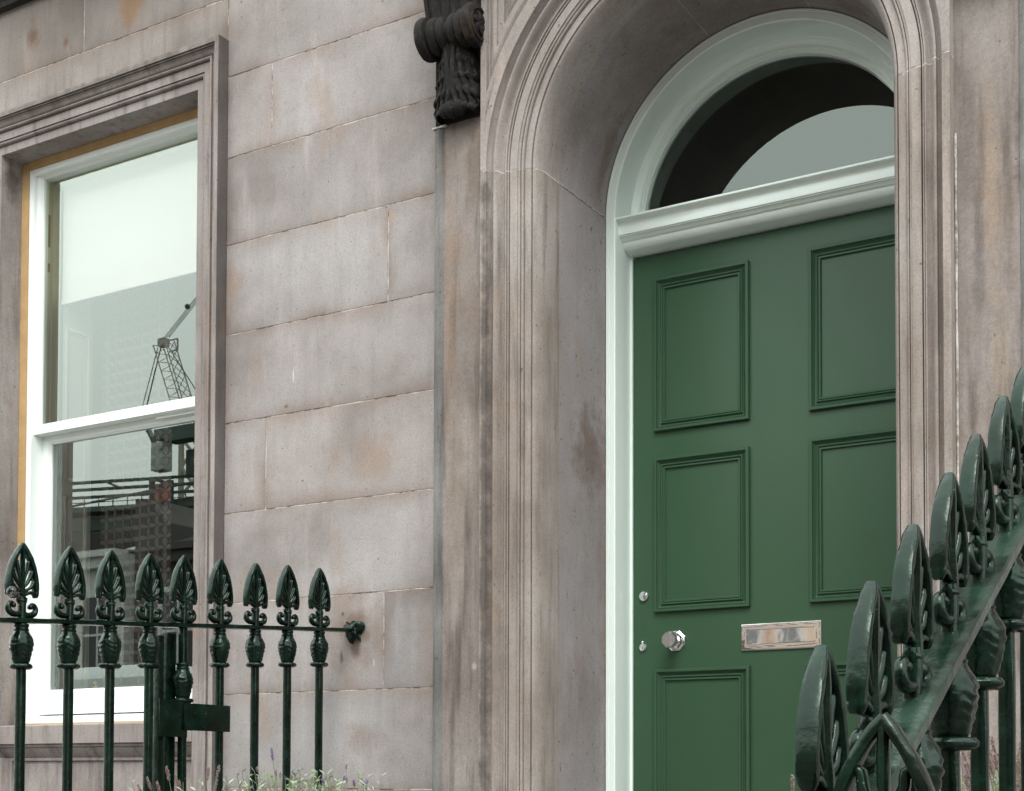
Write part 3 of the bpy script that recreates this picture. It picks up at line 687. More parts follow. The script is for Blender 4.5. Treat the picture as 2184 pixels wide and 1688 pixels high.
# arch ring
m = MB(); rp = [(RI, .50), (RI, .414), (RI-.0015, .4125), (RI-.008, .4125), (RI-.0095, .4145), (RI-.0115, .4125), (RI-.030, .413), (RI-.033, .4165), (RI-.0335, .524)]
rp += [(RI-.036, .526), (RI-.040, .5265)]+[(RI-.040-.016*i/5, .5265+.009*sin(i/5*pi/2)) for i in range(1, 6)]+[(RI-.058, .534), (RI-.062, .5345), (RI-.063, .539), (RI-.068, .540), (RI-.0695, .545), (RI-.075, .546), (RI-.0755, .575)]
rows = [[(PC-r*cos(a), y, SPR+r*sin(a)) for r, y in rp] for a in [i*pi/120-.006 for i in range(122)]]
m.grid(rows); db(m, 'arch_ring', M['mint'])
m = MB(); tp = [(.575, 3.4135), (.4200, 3.4130), (.4170, 3.4115), (.4165, 3.405)]
tp += [(.4165+.024*sin(i/6*pi/2), 3.405-.017*(1-cos(i/6*pi/2))) for i in range(1, 7)]+[(.4400, 3.3865), (.4415, 3.361), (.446, 3.3605), (.4465, 3.357), (.451, 3.356), (.457, 3.350)]
tp += [(.457+.010*i/4, 3.350-.006*(i/4)**.6) for i in range(1, 5)]+[(.467, 3.3415), (.4695, 3.336)]
tp += [(.4695+.003-.003*cos(i/5*pi)+.012*i/5, 3.336-.014*sin(i/5*pi/2)) for i in range(1, 6)]+[(.489, 3.3215), (.516, 3.3175), (.528, 3.3160), (.600, 3.3155)]
m.grid([[(x, y, z) for y, z in tp] for x in (FX0-.0004, PC-.3, PC, PC+.3, FX1+.0004)]); db(m, 'transom', M['mint'], 35)
m = MB(); m.cap([(PC-.455*cos(a), .5650, SPR-.004+.455*sin(a)) for a in [i*pi/60 for i in range(61)]]); db(m, 'fanlight_pane', M['fan_glass'], 0)
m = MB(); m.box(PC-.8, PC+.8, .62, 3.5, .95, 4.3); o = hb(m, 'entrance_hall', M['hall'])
bm = bmesh.new(); bm.from_mesh(o.data)
for f in [f for f in bm.faces if f.normal.y < -.9]: bm.faces.remove(f)
bm.to_mesh(o.data); bm.free()
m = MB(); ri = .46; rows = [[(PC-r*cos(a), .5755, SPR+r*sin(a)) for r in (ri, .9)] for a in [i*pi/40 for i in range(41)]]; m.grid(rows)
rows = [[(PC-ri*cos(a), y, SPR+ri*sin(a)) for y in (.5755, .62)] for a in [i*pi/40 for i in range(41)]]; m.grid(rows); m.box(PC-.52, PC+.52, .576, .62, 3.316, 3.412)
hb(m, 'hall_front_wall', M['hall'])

# --- the door
dr = H(empty('front_door', (-1.51, .53, 1.0))); dr.matrix_parent_inverse = Matrix.Translation(-Vector(house.location))
dl = -Vector(dr.location)
def dd(mb, name, mats, smooth=30, bevel=0, par=None, **k):
    o = mb.build(name, mats, par or dr, smooth, bevel, **k)
    if par is None: o.matrix_parent_inverse = Matrix.Translation(dl)
    return o
DX0, DX1, DY = -1.9985, -1.0315, .530
m = MB(); m.box(DX0, DX1, DY, DY+.05, 1.0, 3.3085); dd(m, 'door_leaf', M['door'], bevel=.0015)
m = MB(); m.box(FX0+.0085, FX1-.0085, .562, .60, .98, 3.3150); dd(m, 'shadow_gap', M['dark'])
dp = [(0, .0005), (0, -.0125), (-.0012, -.0140), (-.0098, -.0140), (-.0105, -.0110), (-.0118, -.0125)]+[(-.0118-.010*i/6, -.0125+.0095*sin(i/6*pi/2)) for i in range(1, 7)]+[(-.0225, -.0065)]+[(-.0225-.006*i/5, -.0065-.0028*sin(i/5*pi)) for i in range(1, 6)]+[(-.0300, -.0035), (-.0312, -.0070), (-.0362, -.0072), (-.0378, -.0025), (-.0400, .0006)]
for x0, x1 in ((-1.919, -1.592), (-1.397, -1.070)):
    for z0, z1 in ((2.723, 3.227), (2.132, 2.636), (1.20, 1.946)):
        m = MB(); frame_sweep(m, x0, x1, z0, z1, dp, DY); dd(m, 'panel_moulding', M['door'], 25)
# letter plate
m = MB(); frame_sweep(m, -1.621, -1.363, 1.9925, 2.0770, [(0, .0), (0, -.004), (-.0015, -.0058), (-.0035, -.0063), (-.0185, -.0068), (-.0205, -.0055), (-.0212, -.001)], DY)
lp = dd(m, 'letter_plate', M['chrome_wavy'], 20)
m = MB(); rows = [[(x, DY-.0035-.0012*sin((x+1.6)*14), z) for z in [2.0125+.0445*j/6 for j in range(7)]] for x in [-1.6000+.2160*i/24 for i in range(25)]]
m.grid(rows); m.tube([(-1.6005, DY-.004, 2.0130), (-1.3835, DY-.004, 2.0130)], .0016, n=8); m.build('letter_flap', M['chrome_wavy'], lp, 40)
# octagonal knob
kx, kz = -1.846, 2.036
kn = H(empty('door_knob')) if False else bpy.data.objects.new('door_knob', None); COL.objects.link(kn) if kn.name not in COL.objects else None
kn.parent = dr; kn.matrix_parent_inverse = Matrix.Translation(dl)
def oct_lathe(m, prof, n=8):
    rows = [[(kx+r*cos(2*pi*(k+.5)/n), DY+h, kz+r*sin(2*pi*(k+.5)/n)) for k in range(n)] for r, h in prof]; m.grid(rows, closed_v=True); m.cap(rows[0]); m.cap(rows[-1], 0, True)
m = MB(); oct_lathe(m, [(.0345, 0), (.0345, -.004), (.031, -.0065), (.027, -.008)]); m.build('rose', M['chrome'], kn, 20)
m = MB(); m.lathe([(.017, -.007), (.017, -.012), (.0135, -.015), (.0125, -.022), (.0155, -.025), (.0155, -.028), (.0125, -.031), (.014, -.038), (.020, -.042)], (kx, DY, kz), 'y', 28); m.build('knob_neck', M['chrome'], kn, 40)
m = MB(); oct_lathe(m, [(.018, -.041), (.0265, -.046), (.0280, -.049), (.0280, -.056), (.0240, -.061)]); m.build('knob_grip', M['chrome'], kn, 20)
m = MB(); m.lathe([(.0165, 0), (.0165, -.005), (.0150, -.0075), (.0125, -.0080), (.0120, -.0065)], (-1.9585, DY, 2.187), 'y', 28); m.lathe([(.0095, -.006), (.0095, -.0090)], (-1.9585, DY, 2.187), 'y', 24)
lk = dd(m, 'door_lock', M['chrome'], 40); m = MB(); m.box(-1.9593, -1.9577, DY-.0094, DY-.0088, 2.180, 2.189); m.build('keyhole', M['dark'], lk)
m = MB(); m.lathe([(.0135, 0), (.0135, -.004), (.0115, -.0065), (.0095, -.0068), (.0085, -.0052)], (-1.963, DY, 2.020), 'y', 28); m.ball((-1.963, DY-.004, 2.0375), .0045, 12); m.lathe([(.007, -.004), (.0065, -.008)], (-1.961, DY, 2.020), 'y', 20)
lk = dd(m, 'door_lock', M['chrome'], 40); m = MB(); m.box(-1.9618, -1.9602, DY-.0086, DY-.0076, 2.014, 2.023); m.build('keyhole', M['dark'], lk)

# ================================================================== RAILINGS
def cr2(pts, n):
    out = []
    for i in range(n):
        t = i/(n-1)*(len(pts)-1); k = min(int(t), len(pts)-2); f = t-k
        p0 = pts[max(k-1, 0)]; p1 = pts[k]; p2 = pts[k+1]; p3 = pts[min(k+2, len(pts)-1)]
        out.append(tuple(.5*(2*p1[c]+(p2[c]-p0[c])*f+(2*p0[c]-5*p1[c]+4*p2[c]-p3[c])*f*f+(3*p1[c]-p0[c]-3*p2[c]+p3[c])*f**3) for c in range(2)))
    return out
def lerp_list(a, n): return [a[min(int(i/(n-1)*(len(a)-1)), len(a)-2)]*(1-(i/(n-1)*(len(a)-1)-min(int(i/(n-1)*(len(a)-1)), len(a)-2)))+a[min(int(i/(n-1)*(len(a)-1)), len(a)-2)+1]*(i/(n-1)*(len(a)-1)-min(int(i/(n-1)*(len(a)-1)), len(a)-2)) for i in range(n)]
def finial_mesh(var=0):
    """cast spearhead in its own plane: local y runs along the rail, x is its thickness, z up from the rail"""
    m = MB(); rnd = random.Random(var)
    P = lambda h, z, t=0: (t, h*1.09, z)
    def sw(pts, a, b, n=12, e=.62, sg=1):
        pp = cr2(pts, n); m.tube([P(sg*h, z) for h, z in pp], lerp_list(a, n), lerp_list(b, n), 10, side=(1, 0, 0), e=e)
    for sg in (-1, 1):
        sw([(-.001, .1815), (.0085, .1690), (.0195, .1500), (.0285, .1280), (.0345, .1040), (.0372, .0820), (.0368, .0640), (.0375, .0560)], [.0050, .0055, .0056, .0057, .0057, .0057, .0056, .0030], [.0060, .0088, .0102, .0107, .0108, .0107, .0100, .0060], 24, .58, sg)
        sw([(.002, .084), (.008, .104), (.014, .124), (.0165, .140), (.0225, .1400)], [.0020, .0036, .0046, .0042, .0028], [.004, .0050, .0060, .0065, .005], 12, .7, sg)
        sw([(.002, .074), (.012, .087), (.0215, .103), (.0265, .118), (.0305, .1150)], [.0020, .0036, .0046, .0042, .0028], [.004, .0050, .0060, .0065, .005], 12, .7, sg)
        sw([(.002, .066), (.014, .073), (.0260, .082), (.0315, .0945), (.0355, .0900)], [.0020, .0036, .0044, .0040, .0028], [.004, .0050, .0060, .0065, .005], 12, .7, sg)
        sw([(.000, .058), (.010, .062), (.0200, .067), (.0300, .0665), (.0370, .0640)], [.0035, .0040, .0042, .0042, .0035], [.006, .007, .0075, .0075, .007], 10, .7, sg)
        sw([(.003, .014), (.012, .0125), (.0235, .0125), (.0345, .0180), (.0375, .0290), (.0320, .0385), (.0245, .0370)], [.0066, .0074, .0076, .0072, .0064, .0054, .0042], [.0085, .0095, .0095, .0090, .0080, .0070, .005], 18, 1, sg)
        m.ball(P(sg*.0235, .0330), (.0085, .0068, .0068), 12)
        sw([(.006, .040), (.010, .047), (.0105, .054)], [.004, .004, .003], [.007, .007, .006], 6, 1, sg)
    m.tube([P(0, z) for z in (.050, .07, .09, .12, .15, .170, .182)], [.0075, .0066, .0044, .0048, .0052, .0044, .003], [.0105, .0100, .0080, .0085, .0085, .0080, .006], 8, side=(1, 0, 0), e=.8)
    m.tube([P(0, z) for z in (-.004, .010, .030, .045, .055)], [.0095, .0088, .0088, .0085, .0075], [.0098, .0100, .0105, .0105, .010], 10, side=(1, 0, 0), e=.6)
    m.lathe([(.0100, .0415), (.0122, .0435), (.0122, .047), (.0100, .049)], (0, 0, 0), 'z', 14)
    me = m.mesh('finial', M['iron'], 55)
    for v in me.vertices:
        c = v.co; q = .0009; c += Vector((mnoise.noise(c*90+Vector((var, 0, 0))), mnoise.noise(c*90+Vector((var, 9, 0))), mnoise.noise(c*90+Vector((var, 0, 9)))))*q
    return me
def urn_mesh(var=0):
    m = MB(); pts = [(.0175, 0), (.0182, -.004), (.0165, -.007), (.0162, -.012), (.0185, -.014), (.0170, -.018), (.0205, -.024), (.0258, -.033), (.0282, -.043), (.0280, -.053), (.0262, -.064), (.0238, -.076), (.0215, -.087), (.0195, -.094), (.0185, -.0955), (.0240, -.0970), (.0272, -.1010), (.0268, -.1060), (.0205, -.1100), (.0115, -.111)]
    fin = []
    for (r0, z0), (r1, z1) in zip(pts[:-1], pts[1:]):
        for k in range(3): t = k/3; fin.append((r0+(r1-r0)*t, z0+(z1-z0)*t))
    fin.append(pts[-1])
    def mod(h, a, i):
        d = 1.0
        if -.097 < h < -.022:
            k = (-h-.022)/.075
            d += .055*abs(sin(a*4))*sin(k*pi)**.5 - .03          # lobes
            d += .045*sin(h*520+abs(sin(a*2))*5)*sin(k*pi)        # overlapping leaf scales
            d += .05*mnoise.noise(Vector((cos(a)*2.2, sin(a)*2.2, h*90+var)))
        elif h <= -.097: d += .16*abs(sin(a*2+.4))-.07+.05*mnoise.noise(Vector((cos(a)*2, sin(a)*2, var)))
        else: d += .02*mnoise.noise(Vector((cos(a)*2, sin(a)*2, h*200+var)))
        return d
    m.lathe(fin, (0, 0, 0), 'z', 40, mod=mod); return m.mesh('urn', M['iron'], 60)
FIN = [finial_mesh(i) for i in range(3)]; URN = [urn_mesh(i) for i in range(3)]
def bar_mesh(zt_, zb, w=.0095):
    m = MB(); rows = []; n = max(4, int((zt_-zb)/.05))
    for j in range(n+1):
        z = zt_+(zb-zt_)*j/n
        rows.append([(w*1.12*math.copysign(abs(cos(a))**.55, cos(a))+.0005*mnoise.noise(Vector((z*30, a, 0))), w*1.12*math.copysign(abs(sin(a))**.55, sin(a))+.0005*mnoise.noise(Vector((z*30, 7, a))), z) for a in [2*pi*(k+.5)/12 for k in range(12)]])
    m.grid(rows, closed_v=True); m.cap(rows[0]); m.cap(rows[-1], 0, True); return m.mesh('baluster', M['iron'], 40)
def link(name, me, par, loc=(0, 0, 0), rz=0):
    o = bpy.data.objects.new(name, me); COL.objects.link(o); o.parent = par; o.location = loc; o.rotation_euler = (0, 0, rz); return o
def baluster(par, x, y, zr, zb, i, rz=0, urn_z=-.008, k=1.0, lean=0):
    b = link('baluster', bar_mesh(0, zb-zr), par, (x, y, zr), rz)
    f = link('finial', FIN[i % 3], b, (0, 0, .002)); f.scale = (1, 1, k); f.rotation_euler = (lean*.6, lean, 0)
    link('urn', URN[i % 3], b, (0, 0, urn_z), (i*1.3) % 1.57)
    return b
# left railing runs from the house wall towards the street
RX = -2.745
lr = empty('iron_railing', (RX, -.7, .2), label='dark green iron railing with small spearheads running into the wall beneath the window', category='railing')
lo = -Vector(lr.location)
def PI(o):
    o.matrix_parent_inverse = Matrix.Translation(lo); return o
tops = [(-1.610, 2.141), (-1.462, 2.152), (-1.314, 2.163), (-1.167, 2.174), (-1.031, 2.185), (-.893, 2.195), (-.766, 2.207), (-.620, 2.217), (-.470, 2.224), (-.324, 2.238), (-.171, 2.248)]
for i, (y, zt_) in enumerate(tops):
    zr = 2.068+.0735*y if 0 else 1.9805+(y+1.2)*.0735
    k = (zt_-zr-.006)/.1815
    if i == 6: b = baluster(lr, RX, y, zr, .35, i, 0, -.105, k)
    else: b = baluster(lr, RX, y, zr, .35, i, 0, -.008, k, random.uniform(-.015, .015))
    PI(b)
m = MB(); rows = []
for j in range(80):
    y = -1.75+j*1.742/79; z = 1.9805+(y+1.2)*.0735; a = .0012*mnoise.noise(Vector((y*14, 0, 0))); b = .0015*mnoise.noise(Vector((y*11, 5, 0)))
    rows.append([(RX+x, y, z+q) for x, q in ((-.020, -.005+b), (-.019, .004+a), (-.016, .0055+a), (.016, .0055+a), (.0195, .004+a), (.020, -.005+b), (.017, -.0065+b), (-.017, -.0065+b))])
m.grid(rows, closed_v=True); m.cap(rows[0]); m.cap(rows[-1]); PI(m.build('top_rail', M['iron'], lr, 40))
m = MB(); rows = []   # leaded socket on the wall
for j in range(11):
    t = j/10; r = .034*sqrt(1-t*.80); rows.append([(RX+.008+r*cos(a)*(1+.85*mnoise.noise(Vector((cos(a)*2.1, sin(a)*2.1, t*2)))), .0005-t*.030, 2.068+r*.95*sin(a)*(1+.85*mnoise.noise(Vector((cos(a)*2.1, sin(a)*2.1, t*2))))) for a in [2*pi*k/26 for k in range(26)]])
m.grid(rows, closed_v=True); m.cap(rows[-1]); PI(m.build('wall_socket', M['iron'], lr, 70))
m = MB(); m.box(RX-.050, RX-.020, -.806, -.772, .3, 1.99); PI(m.build('gate_post', M['iron'], lr, bevel=.003))
m = MB(); m.box(RX-.034, RX-.014, -.843, -.823, .3, 1.98); PI(m.build('stay_bar', M['iron'], lr, bevel=.003))
m = MB(); m.box(RX+.0125, RX+.0185, -.868, -.765, 1.703, 1.805); PI(m.build('lock_plate', M['iron'], lr, bevel=.0022))
m = MB(); m.box(RX+.0195, RX+.0245, -.782, -.600, 1.722, 1.797); PI(m.build('lock_plate', M['iron'], lr, bevel=.0022))
# stair railing at the right, climbing towards the door
SX = -.39
sr = empty('stair_railing', (SX, -1.9, .2), label='large dark green iron stair railing with spearheads climbing up close on the right', category='railing')
so_ = -Vector(sr.location)
def PS(o): o.matrix_parent_inverse = Matrix.Translation(so_); return o
stops = [(-2.412, 1.715), (-2.275, 1.787), (-2.122, 1.866), (-1.958, 1.952), (-1.806, 2.030), (-1.640, 2.118), (-1.49, 2.196), (-1.33, 2.279)]
SL = .517
for i, (y, zt_) in enumerate(stops):
    zr = zt_-.1865
    b = baluster(sr, SX, y, zr, .35 if y < -1.7 else 1.0, i, 0, -.016, 1.0, random.uniform(-.02, .02)); PS(b); b.children[1].scale = (1.12, 1.12, 1.08); b.children[0].rotation_euler.z = -radians(.3+1.1*i); b.children[0].scale = (1, 1.02, 1.0)
m = MB(); rows = []
for j in range(90):
    y = -2.50+j*1.25/89; z = 1.715-.1865+(y+2.412)*SL; dy, dz = -SL, 1; ln = hypot(dy, dz); dy /= ln; dz /= ln
    row = []
    for x, q in ((-.026, -.008), (-.0265, .004), (-.024, .0065), (-.010, .0072), (.010, .0072), (.024, .0065), (.0265, .004), (.026, -.008), (.022, -.0095), (-.022, -.0095)):
        w = .0012*mnoise.noise(Vector((y*16, x*40, q*50))); row.append((SX+x, y+dy*(q+w), z+dz*(q+w)))
    rows.append(row)
m.grid(rows, closed_v=True); m.cap(rows[0]); m.cap(rows[-1]); PS(m.build('top_rail', M['iron_worn'], sr, 45))
# pavement railing: one spearhead turned to the street
pr_ = empty('pavement_railing', (-.30, -2.525, .2), label='dark green iron street railing whose spearhead faces the viewer at the bottom right', category='railing')
pl = -Vector(pr_.location)
for i, x in enumerate((-.306, -.15, .006)):
    b = baluster(pr_, x, -2.525, 1.649-.1865, .35, i+1, pi/2); b.matrix_parent_inverse = Matrix.Translation(pl)
m = MB(); m.box(-.345, .12, -2.547, -2.503, 1.4565, 1.4685); o = m.build('top_rail', M['iron'], pr_, bevel=.002); o.matrix_parent_inverse = Matrix.Translation(pl)

# ================================================================== PLANTS
def lavender(name, base, height, nleaf, spikes, label, group, seed, spread=.16, leafy=1.0, tall=.1, dry=False, pot=True):
    """base = pot centre at its foot; spikes = (x, y, z, kind) world tips of flower heads"""
    rnd = random.Random(seed); root = empty(name, base, label=label, category='plant', group=group); bl_ = -Vector(base)
    top = base[2]+height
    lf = MB(); stm = MB(); heads = []
    cx, cy = base[0], base[1]
    def leaf(p, d, l, w, mi):
        d = d.normalized(); s_ = d.cross(Vector((rnd.uniform(-1, 1), rnd.uniform(-1, 1), rnd.uniform(-.3, .3)))).normalized()*w
        a = p; b = p+d*l*.5; c = p+d*l+Vector((0, 0, -.1*l)); lf.add([a-s_*.3, a+s_*.3, b+s_, b-s_, c], [(0, 1, 2, 3), (3, 2, 4)], mi)
    for i in range(nleaf):
        a = rnd.uniform(0, 2*pi); r = spread*sqrt(rnd.random()); tx, ty = cx+r*cos(a)*1.0, cy+r*sin(a)*1.9; tz = top-rnd.random()**1.6*.20-r*.12+rnd.uniform(-.01, .012)
        p0 = Vector((cx+(tx-cx)*.3, cy+(ty-cy)*.3, base[2]+.16)); p1 = Vector((tx, ty, tz)); mid = (p0+p1)/2+Vector((0, 0, .03))
        stm.tube([p0, mid, p1], [.0016, .0012, .0008], n=5)
        k = rnd.random(); mi = 1 if k > .7 else 0
        for q in range(int(13*leafy)):
            t = 1-q*.055; p = p0.lerp(p1, t) if t > .5 else mid; an = q*2.4+i; d = Vector((cos(an), sin(an), rnd.uniform(.4, 1.1)))
            leaf(p, d, rnd.uniform(.014, .034), rnd.uniform(.0018, .0032), mi)
    def spike(tip, kind, ln=.032):
        tip = Vector(tip); root_ = Vector((cx+(tip.x-cx)*.35, cy+(tip.y-cy)*.35, tip.z-.24)); lean = (tip-root_).normalized()
        stm.tube([root_, root_.lerp(tip, .5)+Vector((0, 0, .012)), tip], [.0012, .0009, .0007], n=5)
        t_ = MB(); heads.append((t_, kind))
        for q in range(int(ln/.00085)):
            h = q*.00085; an = q*2.4+rnd.uniform(-.4, .4); rr = (.0048*(.45+.55*abs(sin(h*430)))*(.6+.4*sin(h/ln*pi)))*rnd.uniform(.5, 1.25); c = tip-lean*h+Vector((cos(an)*rr, sin(an)*rr, rnd.uniform(-.0012, .0012))); r = rnd.uniform(.0008, .0017)
            t_.ball(c, (r, r, r*1.9), 6, rnd.randint(0, 1) if kind == 'p' and rnd.random() < .2 else 0)
    for (x, y, z, kd) in spikes: spike((x, y, z), kd[0], .036 if len(kd) == 1 else .014)
    for nm, mm, mt in (('foliage', lf, [M['leaf'], M['leafg']]), ('stem', stm, [M['stalk']])):
        if mm.f: o = mm.build(nm, mt, root, 0 if nm == 'foliage' else 50); o.matrix_parent_inverse = Matrix.Translation(bl_)
    for t_, kd in heads:
        o = t_.build('flower_head', [M['purple'], M['dry']] if kd == 'p' else [M['dry']], root, 50); o.matrix_parent_inverse = Matrix.Translation(bl_)
    if pot:
        p = MB(); p.lathe([(.085, 0), (.12, .20), (.128, .20), (.128, .235), (.112, .235), (.108, .19)], base, 'z', 28); o = p.build('pot', M['pot'], root, 40); o.matrix_parent_inverse = Matrix.Translation(bl_)
    return root
G = 'lavender plants in pots beside the steps'
LXp = -2.62
lavender('lavender_plant', (LXp, -.86, 1.0), .585, 50, [(LXp, -.95, 1.621, 'd'), (LXp, -1.019, 1.594, 'd'), (LXp, -.984, 1.583, 'd'), (LXp+.01, -.928, 1.600, 'd'), (LXp, -.795, 1.619, 'd'), (LXp, -.753, 1.626, 'd'), (LXp, -.762, 1.589, 'd'), (LXp, -.905, 1.585, 'd'), (LXp, -1.05, 1.575, 'd')],
    'lavender with faded brown flower spikes below the gate plates', G, 3, .15, .5)
lavender('lavender_plant', (LXp, -.47, 1.0), .618, 120, [(LXp, -.54, 1.677, 'p'), (LXp, -.60, 1.622, 'ds'), (LXp, -.520, 1.613, 'ds'), (LXp, -.50, 1.607, 'ds'), (LXp, -.45, 1.600, 'ds')],
    'silvery leafed lavender with one tall purple spike leaning left', G, 5, .13, 1.0)
lavender('lavender_plant', (LXp, -.17, 1.0), .600, 75, [(LXp, -.308, 1.589, 'ps'), (LXp, -.194, 1.634, 'ds'), (LXp, -.203, 1.599, 'ps'), (LXp, -.190, 1.592, 'ds'), (LXp, -.156, 1.586, 'ps'), (LXp, -.150, 1.580, 'ds'), (LXp, -.085, 1.586, 'ps'), (LXp, -.105, 1.578, 'ps')],
    'lavender with small purple flower heads nearest the door pilaster', G, 9, .09, .8)
rnd = random.Random(2)
lavender('lavender_plant', (-.60, -.45, 1.0), .60, 90, [(-.60+rnd.uniform(-.11, .12), -.45+rnd.uniform(-.2, .2), 1.60+rnd.random()*.085, 'd') for k in range(80)],
    'dense faded lavender seen between the stair railing bars at the right edge', G, 12, .12, 1.0)
lavender('lavender_plant', (-.93, -.93, 1.0), .50, 24, [(-.9, -1.05, 1.602, 'd'), (-.9, -.96, 1.565, 'd')],
    'lavender sprig poking up at the bottom edge in front of the green door', G, 15, .10, .8)

# ================================================================== GROUND
def slab(name, x0, x1, y0, y1, z0, z1, mat, **k): m = MB(); m.box(x0, x1, y0, y1, z0, z1); return m.build(name, mat, None, 30, .006, **k)
m = MB(); m.add([(-900, -900, .08), (900, -900, .08), (900, 900, .08), (-900, 900, .08)], [(0, 1, 2, 3)]); m.build('ground', M['ground'], None, 0, kind='structure')
slab('pavement', -60, 40, -5.6, -2.35, -.1, .20, M['paving'], kind='structure')
slab('far_pavement', -60, 40, -19.0, -16.0, -.1, .20, M['paving'], kind='structure')
m = MB(); m.add([(-80, -16, .084), (60, -16, .084), (60, -5.6, .084), (-80, -5.6, .084)], [(0, 1, 2, 3)]); m.build('road', M['asphalt'], None, 0, kind='structure')
m = MB(); m.box(-2.72, -.36, -1.62, .0-.002, -.1, .995); m.box(-2.03, -1.0, -.002, .60, -.1, .99)
for k in range(5): m.box(-2.0, -.36, -1.62-.29*(k+1), -1.62-.29*k-.001, -.1, .995-.159*(k+1))
m.box(-.45, -.33, -2.6, -1.62, -.1, .36); m.box(-.45, 3, -2.6, -2.45, -.1, .36)
m.build('steps', M['paving'], None, 30, .008, kind='structure')
m = MB(); m.box(-2.85, -2.725, -2.4, -.003, -.1, .36); m.build('railing_kerb', M['paving'], None, 30, .006, kind='structure')

# ================================================================== ACROSS THE STREET (seen in the glass and chrome)
def townhouse(name, x0, x1, y, h, wall, roofh, label, nwin=3, storeys=2, cornice=M['whitewall'], chim=(), depth=9):
    r = empty(name, ((x0+x1)/2, y, .2), label=label, category='house', group='houses across the street'); off = Matrix.Translation(-Vector(r.location))
    def add(mb, nm, mt, **k): o = mb.build(nm, mt, r, 30, **k); o.matrix_parent_inverse = off; return o
    m = MB(); m.box(x0, x1, y-depth, y, 0, h); w = add(m, 'wall', wall)
    m = MB(); m.box(x0-.02, x1+.02, y-.1, y+.25, h-.35, h-.10); m.box(x0-.02, x1+.02, y-.1, y+.38, h-.098, h+.06); add(m, 'cornice', cornice)
    m = MB(); yy = [y+.1, y-2.2, y-depth+2.2, y-depth]; zz = [h+.06, h+roofh, h+roofh, h+.06]
    m.grid([[(x, a, b) for a, b in zip(yy, zz)] for x in (x0, x1)]); m.cap([(x0, a, b) for a, b in zip(yy, zz)]); m.cap([(x1, a, b) for a, b in zip(yy, zz)]); add(m, 'roof', M['slate'])
    sh = (h-1.0)/storeys; ww = 1.0
    for s_ in range(storeys):
        for k in range(nwin):
            cx = x0+(x1-x0)*(k+.5)/nwin; z0 = 1.1+s_*sh; z1 = z0+sh*.62
            m = MB(); m.box(cx-ww/2-.12, cx+ww/2+.12, y, y+.06, z0-.14, z0); m.box(cx-ww/2-.12, cx-ww/2, y, y+.05, z0, z1+.12); m.box(cx+ww/2, cx+ww/2+.12, y, y+.05, z0, z1+.12); m.box(cx-ww/2, cx+ww/2, y, y+.05, z1, z1+.12)
            m.box(cx-.03, cx+.03, y, y+.03, z0, z1); m.box(cx-ww/2, cx+ww/2, y, y+.035, (z0+z1)/2-.03, (z0+z1)/2+.03)
            f = add(m, 'window', M['whitewall']); g = MB(); g.box(cx-ww/2, cx+ww/2, y-.01, y+.012, z0, z1); o = g.build('pane', M['vandark'], f); 
    for cx, ch_, mt in chim:
        m = MB(); m.box(cx-.45, cx+.45, y-3.6, y-2.9, h, h+ch_); m.box(cx-.5, cx+.5, y-3.65, y-2.85, h+ch_, h+ch_+.1); c = add(m, 'chimney', mt)
        for q in (-.28, 0, .28): m = MB(); m.lathe([(.13, 0), (.11, .45), (.14, .46), (.14, .52), (.10, .53)], (cx+q, y-3.25, h+ch_+.1), 'z', 12); m.build('chimney_pot', M['pot'], c)
    return r
YB = -20
wh = townhouse('street_house', -34, -25.15, YB, 6.95, M['whitewall'], .35, 'white rendered house with a pale conical roof light across the street', 5, 2, M['whitewall'])
m = MB(); m.lathe([(.95, 0), (.93, .04), (.78, .09), (.60, .17), (.42, .25), (.24, .32), (.08, .37), (.06, .40)], (-25.95, YB-1.4, 7.02), 'z', 14, mod=lambda h, a, i: 1+.04*cos(a*14)); o = m.build('conical_roof', M['leadpale'], wh, 10); o.matrix_parent_inverse = Matrix.Translation(-Vector(wh.location))
townhouse('street_house', -24.2, -17.6, YB, 6.92, M['darkwall'], .9, 'dark stone house with slate roof across the street', 4, 2, M['darkwall'], ((-23.7, .75, M['darkwall']),))
gb = empty('gabled_house', (-24.6, YB-.6, .2), label='narrow dark gabled house with tall chimney stack between two street houses', category='house', group='houses across the street')
m = MB(); pts = [(-25.12, 0), (-25.12, 8.3), (-24.62, 8.25), (-24.02, 7.62), (-24.02, 0)]; m.grid([[(x, y, z) for x, z in pts] for y in (YB-.3, YB-6)]); m.cap([(x, YB-.3, z) for x, z in pts]); o = m.build('wall', M['darkwall'], gb, 0); o.matrix_parent_inverse = Matrix.Translation(-Vector(gb.location))
for q in (-24.75, -24.52): m = MB(); m.lathe([(.12, 0), (.11, .36), (.15, .37), (.15, .42)], (q, YB-.7, 8.25), 'z', 12); o = m.build('chimney_pot', M['pot'], gb); o.matrix_parent_inverse = Matrix.Translation(-Vector(gb.location))
townhouse('street_house', -17.55, -9.6, YB, 9.3, M['redstone'], .8, 'pink sandstone house across the street', 4, 3, M['redstone'], ((-13.5, .9, M['tan']),))
townhouse('street_house', -9.5, -1.2, YB, 9.1, M['tan'], .7, 'warm tan sandstone house facing the front door', 4, 3, M['tan'], ((-5.2, .8, M['tan']),))
townhouse('street_house', -1.1, 9, YB, 9.4, M['redstone'], .7, 'pink sandstone house at the right end of the far row', 5, 3, M['redstone'])
townhouse('street_house', 9.1, 26, YB, 9.8, M['darkwall'], .7, 'long dark stone house far to the right across the street', 7, 3, M['darkwall'])
townhouse('street_house', -60, -34.1, YB, 7.4, M['darkwall'], .7, 'long dark stone house far to the left across the street', 9, 2, M['darkwall'])
